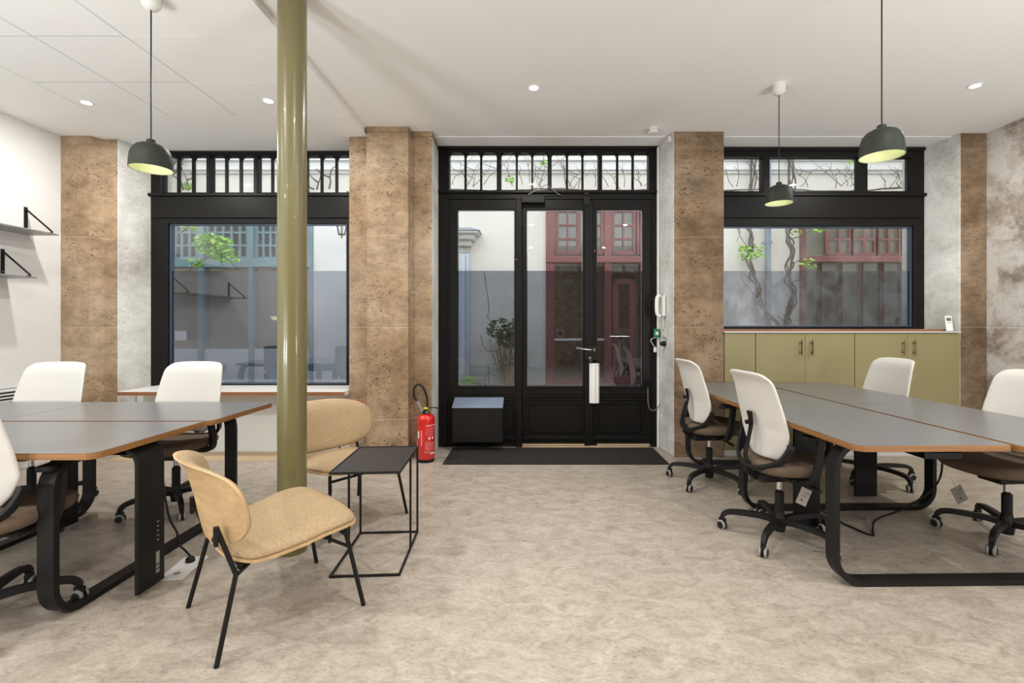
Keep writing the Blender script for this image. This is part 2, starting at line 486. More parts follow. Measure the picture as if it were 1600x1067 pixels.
# lower panelled ceiling on the left, in separate boards with shadow gaps
mb = MB()
gx = [XL-0.2, -3.70, -3.12, -2.54, BEAMX]
gy = [BACK_Y-0.2, -1.5, -0.4, 0.7, 1.25, 1.82, 2.38, 2.97, 3.53, 4.10, FY+0.2]
for i in range(4):
    for j in range(10):
        g = 0.0022
        x0 = gx[i] + (g if i else 0); x1 = gx[i+1] - (g if i < 3 else 0)
        y0 = gy[j] + (g if j else 0); y1 = gy[j+1] - (g if j < 9 else 0)
        if i == 0: x1 = gx[1] - g; y0, y1 = gy[j], gy[j+1]
        if j == 9: x0, x1, y0 = gx[i], gx[i+1], gy[9] + g
        m_ = 1 if 0 < i < 3 and j < 9 else 0  # inner board sides are greyed to paint in the dark of the gaps
        mb.prism([(x0,y0),(x1,y0),(x1,y1),(x0,y1)], CZL, CZL+0.012, 0, m_)
mb.box(XL-0.2, BEAMX, BACK_Y-0.2, FY+0.2, CZL+0.0125, CZ+0.2)
struct('ceiling_left', mb, [M_CEIL, plain('gap_shade_edge',(0.40,0.40,0.39),0.9)], 'slightly lower white ceiling on the left with removable square panels', 'ceiling')
def wall(name, *b, mat=M_WALL, label='', m2=None):
    return struct(name, MB().box(*b), mat, label, 'wall')
wall('wall_left', XL-0.2, XL, BACK_Y-0.2, FY+0.2, 0, CZ, label='plain white left wall carrying the two shelves')
wall('wall_right', XR, XR+0.2, BACK_Y-0.2, FY+0.2, 0, CZ, mat=M_STONE_W, label='exposed grey-brown stone right wall with plaster patches')
struct('wall_back', MB().box(XL, XR, BACK_Y-0.15, BACK_Y, 0, CZ), M_RUBBLE, 'rough brown rubble rear wall behind the camera', 'wall')

# pillars (stone faces), reveals are rough whitewash
def pillar(name, polys, label):
    """polys: list of (plan polygon, material slots per side)"""
    mb = MB()
    for poly, mats, z1 in polys:
        n = len(poly); b = len(mb.v)
        mb.v += [(p[0], p[1], 0) for p in poly] + [(p[0], p[1], z1) for p in poly]
        mb.f.append(tuple(b+i for i in range(n))[::-1]); mb.m.append(0)
        mb.f.append(tuple(b+n+i for i in range(n))); mb.m.append(0)
        for i in range(n):
            j = (i+1) % n
            mb.f.append((b+i, b+j, b+n+j, b+n+i)); mb.m.append(mats[i])
    o = obj(name, mb, [M_STONE if 'brown' not in label else M_STONE_R, M_PLASTER], bevel=0.008)
    return tag(o, label, 'pillar', None, 'structure')
e = 0.012
# left end pillar : front section, recessed section, splayed whitewashed reveal
pillar('wall_pier_left', [([(XL,4.52),(-4.20,4.52),(-4.14,4.60),(-4.005,4.60),(-3.93,FY),(-3.93,FY+0.3),(XL,FY+0.3)], [0,0,0,1,1,0,0], CZL)],
       'tan stone pier at the left wall beside the left window')
pillar('wall_pier_centre', [([(-1.735,4.54),(-1.53,4.54),(-1.53,4.43),(-1.138,4.43),(-1.138,4.54),(-0.938,4.54),(-0.95,FY),(-0.95,FY+0.3),(-1.735,FY+0.3)], [0,0,0,0,0,1,1,0,0], CZL-0.0)],
       'tan stone pier between left window and door, middle part projecting')
pillar('wall_pier_right', [([(1.38,PY),(1.86,PY),(1.90,FY),(1.90,FY+0.3),(1.335,FY+0.3),(1.335,FY)], [0,1,1,0,1,1], CZ)],
       'weathered brown stone pier between door and right window')
pillar('wall_pier_corner', [([(4.165,4.58),(XR,4.58),(XR,FY+0.3),(4.09,FY+0.3),(4.09,FY)], [0,0,0,1,1], CZ)],
       'brown stone corner pier with whitewashed reveal right of the right window')
mb = MB().box(-1.53,-1.138,4.43,4.62,CZL-0.0,CZ+0.001); mb.box(-1.138,-0.938,4.54,4.75,CZL,CZ+0.001)
tag(obj('wall_pier_cap', mb, M_STONE), 'top stone block of the central pier under the ceiling', 'pillar', None, 'structure')
# low walls under the windows
struct('wall_under_left_window', MB().box(-3.93,-1.735,4.74,FY+0.05,0,0.60), M_WALL, 'white panelled apron below the left window sill', 'wall')
struct('wall_under_right_window', MB().box(1.86,4.165,4.80,FY+0.05,0,1.18), M_WALL, 'white apron behind the olive cabinets', 'wall')
struct('wall_front_base', MB().box(-3.93,4.09,FY+0.12,FY+0.25,-0.12,0.02), M_XGREY, 'stone sill course outside along the facade foot', 'wall')
struct('wall_outer_left', MB().box(XL-6,XL,FY+0.05,FY+0.3,-0.1,4.6), M_XGREY, 'outside continuation of the facade to the left', 'wall')
struct('wall_outer_right', MB().box(XR,XR+6,FY+0.05,FY+0.3,-0.1,4.6), M_XGREY, 'outside continuation of the facade to the right', 'wall')
# slim cornice rail under the ceiling by the facade
def trim(name, b, mat, label, bevel=0.003):
    return struct(name, MB().box(*b), mat, label, 'trim', bevel=bevel)
trim('trim_1', (-0.938, 1.38, 4.655, FY, CZ-0.007, CZ), M_CEIL, 'shallow step in the white ceiling above the door')
trim('trim_2', (1.86, 4.165, 4.655, FY, CZ-0.007, CZ), M_CEIL, 'shallow step in the white ceiling above the right window')
trim('trim_3', (1.345, 1.375, 4.60, 4.90, CZ-0.075, CZ-0.018), M_WHITE, 'white cable duct along the reveal top right of the door')
trim('trim_4', (1.312, 1.334, FY-0.035, FY-0.005, 0, CZ-0.02), M_WHITE, 'white vertical cable duct right of the door frame')
trim('baseboard_left_window', (-3.93,-1.735,4.72,4.74,0,0.03), M_WALL, 'thin white baseboard under the left window')
struct('floor_stone_strip', MB().box(-3.93,-1.735,4.40,4.72,0,0.003), M_OAK, 'tan stone strip in the floor below the left window', 'floor')
for nm, x0, x1 in (('left', -4.2, -1.4),):
    pass

# ------------------------------------------------------------------ windows and door
def glazing(name, x0, x1, z0, z1, y, mat, parent):
    return obj(name, MB().box(x0, x1, y, y+0.006, z0, z1), mat, parent)
Z_FILM = fz(422.5)
def window(name, label, X0, X1, Z0, Z1, lights, main, mut, hasmut=True):
    w = thing(name, label, 'window', ((X0+X1)/2, FY, Z0), 0, None, 'structure')
    off = Matrix.Translation((-(X0+X1)/2, -FY, -Z0))
    def O(nm, mb, mat, **k):
        mb.v = [tuple(off @ Vector(v)) for v in mb.v]
        return obj(nm, mb, mat, w, **k)
    holes = [tuple(l) for l in lights] + [main]
    mb = MB().holed(X0, X1, Z0, Z1, holes, FY, FY+0.09)
    # stepped mouldings: projecting rails
    rz0, rz1 = fz(346), fz(306)
    mb.box(X0+0.03, X1-0.03, FY-0.018, FY, rz0+0.035, rz1-0.01)
    mb.box(X0, X1, FY-0.035, FY, rz1-0.008, rz1+0.022)
    mb.box(X0, X1, FY-0.02, FY, Z1-0.03, Z1)
    O('window_frame', mb, M_BLACKWOOD, bevel=0.004)
    mb = MB()
    for (a, b, c, d) in lights:
        if hasmut:
            for k in (1, 2):
                xm = a + (b-a)*k/3
                mb.box(xm-0.011, xm+0.011, FY+0.025, FY+0.055, c, d)
            for k in range(3):        # arched heads of the small panes
                xa = a + (b-a)*k/3; xb = a + (b-a)*(k+1)/3
                for sgn, xc in ((1, xa+0.011 if k else xa), (-1, xb-0.011 if k < 2 else xb)):
                    mb.prism([(0,0),(0.035*sgn,0),(0.012*sgn,-0.012),(0,-0.035)][::(1 if sgn < 0 else -1)], 0, 0.03, M=Matrix.Translation((xc, FY+0.06, d)) @ Matrix.Rotation(R(90),4,'X'))
        mb.box(a, b, FY+0.03, FY+0.07, c, c+0.012)
    O('muntins', mb, M_BLACKWOOD)
    mb = MB()
    for (a, b, c, d) in lights: mb.box(a, b, FY+0.045, FY+0.05, c, d)
    O('transom_panes', mb, M_GLASS)
    a, b, c, d = main
    O('inner_casing', MB().holed(a-0.03, b+0.03, c-0.02, d+0.02, [(a+0.012, b-0.012, c+0.01, d-0.012)], FY+0.03, FY+0.075), plain('grey_blue_aluminium', (0.10,0.14,0.20), 0.35, 0.4))
    O('main_pane', MB().box(a, b, FY+0.05, FY+0.056, c, d), M_GLASS)
    O('window_film', MB().box(a, b, FY+0.044, FY+0.0445, c, min(d, Z_FILM)), M_FILM)
    return w
L = [(fx(a), fx(b), fz(301), fz(243)) for a, b in ((252,322),(328,396),(402,465),(477.5,547))]
window('window_1', 'black framed shop window left of the door, small panes above one large pane', fx(234), -1.735, fz(603), fz(237), L,
       (fx(262), fx(541), fz(600), fz(349)), None)
L = [(fx(1120), fx(1192), fz(299), fz(245)), (fx(1203), fx(1343.5), fz(299), fz(245)), (fx(1356), fx(1424), fz(299), fz(245))]
window('window_2', 'black framed shop window above the olive cabinets, three plain transom panes', 1.90, 4.09, fz(514), fz(231), L,
       (fx(1125), fx(1428), fz(510), fz(353)), None, hasmut=False)

# sills
s = obj('window_sill', MB().box(-3.86,-1.737,4.44,FY+0.03,0.600,0.640, 0), M_WHITE, bevel=0.002)
obj('sill_front_edge', MB().box(-3.862,-1.737,4.425,4.44,0.605,0.636), M_SILLWOOD, s)
tag(s, 'deep white window sill with brown wood front edge under the left window', 'sill', None, 'structure')
s = obj('window_sill', MB().box(1.862,4.12,4.70,FY+0.02,1.203,1.212), M_WHITE)
obj('sill_front_edge', MB().box(1.862,4.13,4.66,4.70,1.203,1.224), M_SILLWOOD, s)
tag(s, 'thin brown wooden sill strip under the right window', 'sill', None, 'structure')

# door unit
DX0, DX1, DZ1 = -0.95, 1.335, fz(229)
D = thing('door_1', 'black panelled glazed double door with fixed side light and transom', 'door', (0.19, FY, 0), 0, None, 'structure')
offD = Matrix.Translation((-0.19, -FY, 0))
def DO(nm, mb, mat, par=None, **k):
    mb.v = [tuple(offD @ Vector(v)) for v in mb.v]
    return obj(nm, mb, mat, par or D, **k)
TL = [(fx(a), fx(b), fz(297.5), fz(238)) for a, b in ((702,776),(783,856),(862,935),(941,1014))]
GL = [(fx(714.6), fx(804)), (fx(823), fx(911)), (fx(933), fx(1005))]
gz0, gz1 = fz(604), fz(327)
leafz1 = fz(311)
# surround frame with transom
mb = MB().holed(DX0, DX1, 0, DZ1, TL + [(fx(699), fx(1019), 0, leafz1)], FY, FY+0.10)
mb.box(DX0, DX1, FY-0.03, FY, fz(300)-0.015, fz(300)+0.012)
mb.box(DX0, DX1, FY-0.022, FY, DZ1-0.03, DZ1)
DO('door_frame', mb, M_BLACKWOOD, bevel=0.004)
mb = MB()
for (a, b, c, d) in TL:
    for k in (1, 2):
        xm = a + (b-a)*k/3; mb.box(xm-0.011, xm+0.011, FY+0.025, FY+0.055, c, d)
    for k in range(3):
        xa = a + (b-a)*k/3; xb = a + (b-a)*(k+1)/3
        for sgn, xc in ((1, xa+0.011 if k else xa), (-1, xb-0.011 if k < 2 else xb)):
            mb.prism([(0,0),(0.035*sgn,0),(0.012*sgn,-0.012),(0,-0.035)][::(1 if sgn < 0 else -1)], 0, 0.03, M=Matrix.Translation((xc, FY+0.06, d)) @ Matrix.Rotation(R(90),4,'X'))
DO('muntins', mb, M_BLACKWOOD)
mb = MB()
for (a, b, c, d) in TL: mb.box(a, b, FY+0.045, FY+0.05, c, d)
DO('transom_panes', mb, M_GLASS)
def leaf(nm, x0, x1, ga, gb, z0, panel=True):
    y0, y1 = FY+0.012, FY+0.065
    o = DO(nm, MB().holed(x0, x1, z0, leafz1, [(ga, gb, gz0, gz1)], y0, y1), M_BLACKWOOD, bevel=0.004)
    m = MB()
    # moulding lines under the glass
    for k, zz in enumerate((fz(614), fz(619), fz(624))):
        m.box(ga-0.02, gb+0.02, y0-0.012-0.004*k, y0, zz-0.010, zz+0.002)
    # glazing bead
    m.holed(ga-0.014, gb+0.014, gz0-0.014, gz1+0.014, [(ga, gb, gz0, gz1)], y0-0.008, y0)
    # raised panel with cut corners
    pz0, pz1 = fz(681), fz(631)
    m.holed(ga-0.01, gb+0.01, pz0-0.02, pz1+0.02, [(ga+0.012, gb-0.012, pz0, pz1)], y0-0.014, y0)
    c = 0.035; xa, xb, za, zb = ga+0.03, gb-0.03, pz0+0.03, pz1-0.03
    poly = [(xa+c,za),(xb-c,za),(xb-c,za+0.0),(xb,za+c),(xb,zb-c),(xb-c,zb),(xa+c,zb),(xa,zb-c),(xa,za+c)]
    poly = [poly[0],poly[1]]+poly[3:]
    m.prism(poly, 0, 0.012, M=Matrix.Translation((0, y0, 0)) @ Matrix.Rotation(R(90),4,'X'))
    m.box(x0+0.004, x1-0.004, y0-0.016, y0, 0.075, 0.10)
    DO('leaf_mouldings', m, M_BLACKWOOD, o, bevel=0.003)
    DO('door_pane', MB().box(ga, gb, FY+0.036, FY+0.042, gz0, gz1), M_GLASS, o)
    DO('window_film', MB().box(ga, gb, FY+0.030, FY+0.0305, gz0, Z_FILM), M_FILM, o)
    DO('pane_bead', MB().holed(ga, gb, gz0, gz1, [(ga+0.007, gb-0.007, gz0+0.012, gz1-0.006)], FY+0.044, FY+0.06), M_XWHITE, o)
    return o
l1 = leaf('side_light', fx(699), fx(816.3), *GL[0], 0.0)
l2 = leaf('door_leaf', fx(816.4), fx(921.3), *GL[1], 0.018)
l3 = leaf('door_leaf', fx(921.4), fx(1019), *GL[2], 0.018)
# meeting stile cover and mullion
DO('astragal', MB().box(fx(913), fx(926), FY-0.022, FY+0.012, 0.03, leafz1-0.02), M_BLACKWOOD, bevel=0.006)
DO('mullion', MB().box(fx(806), fx(815), FY-0.012, FY+0.012, 0.0, leafz1), M_BLACKWOOD, bevel=0.005)
for px, y0, y1 in ((816,330,362),(816,490,520),(1021,330,362),(1021,480,510),(1021,655,675),(816,655,675)):
    DO('hinge', MB().lathe([(0,0),(0.009,0),(0.009,0.10),(0,0.10)], (fx(px), FY-0.006, fz((y0+y1)/2)-0.05), 10), M_BLACKWOOD, smooth=True)
DO('bolt_keep', MB().box(fx(912), fx(921), FY-0.035, FY-0.012, fz(321), fz(308)), M_BLACK, bevel=0.002)
DO('bolt_tip', MB().box(fx(913), fx(919), FY-0.012, FY+0.0, fz(303), fz(301.5)), M_CHROME)
for px, py in ((807,406),(929,392)):
    DO('round_lock', MB().lathe([(0.0,-0.014),(0.011,-0.014),(0.015,-0.008),(0.016,0.0),(0,0)], (fx(px), FY-0.012 if px < 850 else FY+0.012, fz(py)), 16, axis='y'), M_BRASS, smooth=True)
DO('threshold', MB().box(fx(816), fx(1013), FY-0.03, FY+0.06, 0.0, 0.012), M_OAK, bevel=0.002)
DO('brush_strip', MB().box(fx(816), fx(913), FY-0.006, FY+0.012, 0.018, 0.032), M_OAK)
DO('brush_strip', MB().box(fx(933), fx(1015), FY-0.006, FY+0.012, 0.018, 0.032), M_OAK)
# lock plate and lever
lp = DO('lock_plate', MB().box(fx(914), fx(932), FY-0.045, FY-0.022, fz(562), fz(541)), M_BLACK, bevel=0.004)
DO('door_handle', MB().tube([(fx(921),FY-0.04,fz(546)),(fx(921),FY-0.085,fz(546)),(fx(917),FY-0.095,fz(545.5)),(fx(899),FY-0.095,fz(543))], 0.009, 10), M_CHROME, lp, smooth=True)
DO('keyhole', MB().box(fx(926), fx(929), FY-0.047, FY-0.044, fz(548), fz(544)), M_CHROME, lp)
DO('cylinder', MB().lathe([(0,-0.02),(0.012,-0.02),(0.013,0),(0,0)], (fx(920), FY-0.044, fz(558)), 14, axis='y'), M_CHROME, lp, smooth=True)
# door closer
dc = DO('door_closer', MB().box(fx(815), fx(851), FY-0.07, FY, fz(319), fz(308.5)), M_BLACKWOOD, bevel=0.005)
DO('closer_arm', MB().tube([(fx(826),FY-0.06,fz(306)),(fx(853),FY-0.17,fz(296)),(fx(872),FY-0.03,fz(304.5)),(fx(877),FY-0.012,fz(305))], 0.006, 8), M_CHROME, dc, smooth=True)

# key bunch and long pale profile hanging under the lock
k = thing('key_ring', 'small steel keys hanging from the door lock cylinder', 'keys', (fx(920), FY-0.066, fz(558)))
obj('key', MB().box(-0.003,0.003,-0.02,0.0,-0.008,0.008).box(-0.011,0.011,-0.032,-0.018,-0.012,0.010), M_CHROME, k)
obj('ring', MB().tube([(0.014*cos(a*pi/8)+0.004,-0.026,-0.024+0.016*sin(a*pi/8)) for a in range(16)], 0.0022, 6, closed=True), M_CHROME, k)
x0, x1, z0, z1 = fx(919.8), fx(935.5), fz(628.5), fz(567)
mb = MB().prism([(0,0),(0.025,-0.022),(0.088,-0.022),(x1-x0,0)], 0, z1-z0)
o = obj('key_fob_profile', mb, M_PAPER, loc=(x0, FY-0.046, z0), bevel=0.002)
obj('groove', MB().box(0.060,0.066,-0.0235,-0.022,0.004,z1-z0-0.004), plain('beige_groove',(0.45,0.42,0.36),0.7), o)
tag(o, 'long narrow off-white profile hanging below the door lock', 'key holder')

# letter box on the fixed side light
x0, x1 = fx(711.5), fx(787)
lb = thing('letter_box', 'black wall letter box with sloping blue-grey lid on the side light', 'letter box', ((x0+x1)/2, FY-0.006, fz(684)))
hw = (x1-x0)/2; hh = fz(632)-fz(684)
M90 = Matrix.Rotation(R(90),4,'Z') @ Matrix.Rotation(R(90),4,'X')
mb = MB().prism([(0,0),(-0.19,0),(-0.19,hh),(0,hh+0.02)], -hw, hw, M=Matrix(((0,0,1,0),(1,0,0,0),(0,1,0,0),(0,0,0,1))))
obj('box_body', mb, M_BLACK, lb, bevel=0.003)
mb = MB().prism([(-0.200,hh-0.002),(-0.200,hh+0.006),(-0.010,hh+0.078),(-0.010,hh+0.01)], -hw-0.003, hw+0.003, M=Matrix(((0,0,1,0),(1,0,0,0),(0,1,0,0),(0,0,0,1))))
obj('lid', mb, M_LIDG, lb, bevel=0.002)
obj('finger_slot', MB().box(-0.035,0.035,-0.1925,-0.19,hh*0.68,hh*0.68+0.009), M_BLACKPL, lb, bevel=0.002)

# doormat
mb = MB().prism(rrect(-0.79,1.26,4.28,4.86,0.004), 0.0, 0.009)
mm = obj('doormat', mb, M_MAT)
tag(mm, 'dark charcoal doormat in front of the glazed door', 'doormat')

# wall gadgets to the right of the door
RX = 1.375
h = thing('intercom_handset', 'white intercom handset on the white reveal right of the door', 'intercom', (1.352, FY-0.16, fz(495)))
obj('cradle', MB().box(-0.03,0.0,-0.045,0.045,0.0,0.21), M_WHITE, h, bevel=0.008)
obj('handset', MB().tube(smoothpath([(-0.045,0.01,0.0),(-0.072,0.01,0.03),(-0.078,0.01,0.11),(-0.072,0.01,0.19),(-0.045,0.01,0.215)],4), 0.019, 10), M_WHITE, h, smooth=True)
obj('cord', MB().tube(smoothpath([(-0.02,-0.01,0.0),(-0.018,-0.012,-0.06),(-0.02,-0.006,-0.12)],4), 0.004, 6), M_WHITE, h, smooth=True)
h = thing('door_release_box', 'small green emergency door release unit under the intercom', 'switch', (1.30, FY-0.045, fz(527)))
obj('green_body', MB().box(-0.028,0.028,-0.025,0.012,0.0,0.088), M_GREEN, h, bevel=0.005)
obj('white_button', MB().box(-0.015,0.015,-0.029,-0.025,0.025,0.06), M_WHITE, h, bevel=0.003)
h = thing('junction_box', 'square light grey switch box beside the green release unit', 'switch', (1.362, FY-0.17, fz(527)))
obj('grey_body', MB().box(-0.028,0.0,-0.05,0.05,0.0,0.085), plain('light_grey_plastic',(0.55,0.55,0.52),0.5), h, bevel=0.006)
obj('rocker', MB().box(-0.032,-0.028,-0.02,0.02,0.02,0.06), M_WHITE, h, bevel=0.002)
h = thing('black_plug', 'black power plug in the socket below the grey switch box', 'plug', (1.36, FY-0.17, fz(536)))
obj('plug_body', MB().lathe([(0,-0.055),(0.018,-0.055),(0.026,-0.03),(0.028,0),(0,0)], (0,0,0), 14, axis='x'), M_BLACKPL, h, smooth=True)
h = thing('white_plug', 'white plug dangling on its cord beside the door frame', 'plug', (1.285, FY-0.05, fz(550)))
obj('plug_body', MB().box(-0.016,0.016,-0.012,0.012,0.0,0.05), M_WHITE, h, bevel=0.008)
obj('cord', MB().tube(smoothpath([(0,0,0.05),(-0.03,0.0,0.09),(-0.045,0,0.125),(-0.02,0,0.145),(0.03,0,0.15)],5), 0.0035, 6), M_WHITE, h, smooth=True)
mb = MB().tube(smoothpath([(fx(1012),FY-0.005,fz(606)),(fx(1012),FY-0.03,fz(632)),(fx(1017),FY-0.04,fz(640)),(fx(1024),FY-0.04,fz(638)),(fx(1030),FY-0.03,fz(628)),(fx(1031.5),FY-0.02,fz(609))],6), 0.005, 8)
o = obj('door_loop_cable', mb, plain('grey_cable',(0.16,0.16,0.16),0.5), smooth=True)
tag(o, 'grey armoured cable looping from door leaf to frame at the right', 'cable')
obj('cable_end', MB().box(fx(1030),fx(1034),FY-0.03,FY,fz(611),fz(606)), M_BLACKPL, o)

# smoke detector
dpos = (1.165, 4.47, CZ)
o = thing('smoke_detector', 'small white round smoke detector on the ceiling near the door', 'smoke detector', dpos)
obj('mounting_base', MB().lathe([(0,0),(0.042,0),(0.042,-0.016),(0.034,-0.022),(0,-0.022)], (0,0,0), 24), M_WHITE, o, smooth=True)
obj('sensor_head', MB().lathe([(0,-0.022),(0.030,-0.022),(0.034,-0.03),(0.048,-0.036),(0.046,-0.052),(0,-0.056)], (0,0,0), 24), M_WHITE, o, smooth=True)

# ------------------------------------------------------------------ steel pole
po = thing('support_pole', 'tall glossy olive green round steel column left of the armchairs', 'column', (-1.325, 2.64, 0))
mb = MB().lathe([(0,0),(0.0765,0),(0.0750,0.4),(0.0745,CZ),(0,CZ)], (0,0,0), 40)
obj('pole_shaft', mb, M_POLE, po, smooth=True)
po['kind'] = 'thing'
# ceiling above pole is the left or right slab: extend to the higher slab
# ------------------------------------------------------------------ ceiling spots
def spot(x, y, z, label, grp=None):
    o = thing('ceiling_spotlight', label, 'ceiling light', (x, y, z), 0, 'recessed ceiling spotlights')
    obj('trim_ring', MB().lathe([(0.036,-0.001),(0.036,-0.004),(0.048,-0.004),(0.050,0.0),(0.036,0.0)], (0,0,0), 24), M_WHITE, o, smooth=True)
    obj('lamp_lens', MB().lathe([(0,-0.002),(0.036,-0.002),(0.036,-0.0005),(0,-0.0005)], (0,0,0), 20), M_GLOW, o)
    a = area('spot_beam', (0, 0, -0.008), (0, 0, 0), 0.07, 0.07, SPOT_POWER, (1.0, 0.97, 0.92), 'DISK')
    a.parent = o
    return o
spot(-3.605, 3.85, CZL, 'recessed spotlight in the left ceiling near the shelves')
spot(-2.11, 3.82, CZL, 'recessed spotlight in the left ceiling just left of the column')
spot(0.03, 3.71, CZ, 'recessed spotlight in the ceiling in front of the door')
spot(3.46, 3.68, CZ, 'recessed spotlight in the ceiling at the far right')
for yy, wy in ((1.2, 'above the camera'), (-1.3, 'behind the camera')):
    for xx, wx in ((-3.6, 'at the far left'), (-2.1, 'on the left'), (0.03, 'in the middle'), (1.75, 'on the right'), (3.46, 'at the far right')):
        o = spot(xx, yy, CZL if xx < BEAMX else CZ, 'recessed ceiling spotlight out of view %s, %s of its row' % (wy, wx))
        o['group'] = 'spotlights out of view'

# ------------------------------------------------------------------ pendants
def pendant(x, y, zr, zc, label, K=0.82):
    o = thing('pendant_lamp', label, 'pendant lamp', (x, y, zr), 0, 'dark green pendant lamps')
    r = 0.122
    def kk(pr): return [(a*K, b*K) for a, b in pr]
    prof_o = [(r,0),(r*1.0,0.012),(r*0.985,0.045),(r*0.95,0.09),(r*0.86,0.128),(r*0.70,0.152),(r*0.48,0.166),(r*0.26,0.171),(0.024,0.172)]
    obj('lamp_shade', MB().lathe(kk(prof_o), (0,0,0), 48), M_SHADEG, o, smooth=True)
    prof_i = [(r-0.0005,0.0),(r-0.006,0.004),(r*0.94,0.045),(r*0.90,0.085),(r*0.80,0.122),(r*0.64,0.145),(r*0.4,0.158),(0.0,0.16)]
    obj('shade_lining', MB().lathe(kk(prof_i), (0,0,0), 48), M_SHADEI, o, smooth=True)
    obj('shade_cap', MB().lathe(kk([(0.0,0.200),(0.020,0.200),(0.026,0.194),(0.028,0.172),(0.03,0.168)]), (0,0,0), 24), M_SHADEG, o, smooth=True)
    obj('bulb', MB().lathe(kk([(0,0.062),(0.02,0.064),(0.036,0.078),(0.042,0.10),(0.03,0.13),(0.014,0.158)]), (0,0,0), 20), M_BULB, o, smooth=True)
    obj('cord', MB().tube([(0,0,0.198*K),(0.0,0,zc-zr-0.07)], 0.0035, 8), M_BLACK, o, smooth=True)
    obj('ceiling_rose', MB().lathe([(0.0,zc-zr-0.085),(0.012,zc-zr-0.085),(0.03,zc-zr-0.078),(0.045,zc-zr-0.06),(0.046,zc-zr)], (0,0,0), 28), M_WHITE, o, smooth=True)
    return o
for q, (x, y, k_) in enumerate(FILL_UPLIGHTS):  # stands for the added fill lights, invented and out of view
    o = thing('fill_uplighter', 'added slim white uplighter outside the view, ' + ['far left beside', 'left beside', 'right beside', 'far right beside', 'far left behind', 'far right behind'][q] + ' the camera', 'floor lamp', (x, y, 0), 0, 'added fill uplighters')
    obj('base', MB().lathe([(0,0),(0.14,0),(0.14,0.015),(0,0.018)], (0,0,0), 28), M_WHITE, o, smooth=True)
    obj('pole', MB().tube([(0,0,0.015),(0,0,0.90)], 0.012, 10), M_WHITE, o, smooth=True)
    bw = obj('bowl', MB().lathe([(0,-0.08),(0.10,-0.07),(0.285,0.003),(0.275,0.003),(0,-0.035)], (0,0,0), 28), M_BLACK, o, smooth=True)
    bw.location = (0, 0.02, 0.98); bw.rotation_euler = (R(-32 if y > -1 else 0), 0, 0)
pendant(-2.08, 2.60, 2.112, CZL, 'dark green dome pendant lamp hanging over the left desks')
pendant(1.82, 2.45, 2.128, CZ, 'larger looking green dome pendant hanging nearest over the right desks')
pendant(1.925, 3.66, 2.20, CZ, 'green dome pendant hanging farther back in front of the right window')

# ------------------------------------------------------------------ wall shelves
def shelf(y1, z, label, ln=1.25):
    o = thing('wall_shelf', label, 'shelf', (XL, y1, z), 0, 'grey steel shelves on the left wall')
    obj('shelf_board', MB().box(0, 0.262, -ln, 0, -0.012, 0.0), M_SHELF, o, bevel=0.002)
    for yb in (-0.035, -ln+0.06):
        b = obj('bracket', MB().box(0.0,0.008,yb-0.014,yb+0.014,0.0,0.235), M_BLACK, o, bevel=0.001)
        obj('bracket_strut', MB().tube([(0.008,yb,0.215),(0.235,yb,0.018),(0.24,yb,0.006),(0.21,yb,0.003)], 0.008, 8), M_BLACK, b, smooth=True)
        for zz in (0.045, 0.21):
            obj('screw', MB().lathe([(0,0.011),(0.004,0.011),(0.006,0.008),(0,0.008)], (0,yb,zz), 8, axis='x'), M_CHROME, b)
    return o
shelf(4.24, 2.075, 'upper grey steel wall shelf with black triangular brackets at left')
shelf(4.055, 1.672, 'lower grey steel wall shelf with black triangular brackets at left')
# radiators
def radiator(x, y0, y1, z1, face, label):
    o = thing('radiator', label, 'radiator', (x, y0, 0))
    s = 1 if face > 0 else -1
    xs = sorted((0.005*s, 0.075*s))
    obj('casing', MB().box(xs[0], xs[1], 0, y1-y0, 0.12, z1), M_WHITE, o, bevel=0.005)
    mb = MB()
    for k in range(4):
        q = sorted((0.0755*s, 0.0765*s)); mb.box(q[0], q[1], 0.03, y1-y0-0.03, z1-0.035-0.028*k, z1-0.022-0.028*k)
    for k in range(4):
        q = sorted(((0.018+0.014*k)*s, (0.024+0.014*k)*s)); mb.box(q[0], q[1], 0.03, y1-y0-0.03, z1, z1+0.0008)
    obj('vent_slots', mb, M_BLACKPL, o)
    for yy in (0.05, y1-y0-0.09):
        q = sorted((0.01*s, 0.05*s)); obj('foot', MB().box(q[0], q[1], yy, yy+0.04, 0, 0.12), M_WHITE, o)
    return o
radiator(XL, 3.0, 4.15, 0.72, 1, 'white electric radiator against the left wall below the shelves')
radiator(XR, 3.62, 4.42, 0.745, -1, 'white electric radiator against the stone right wall')

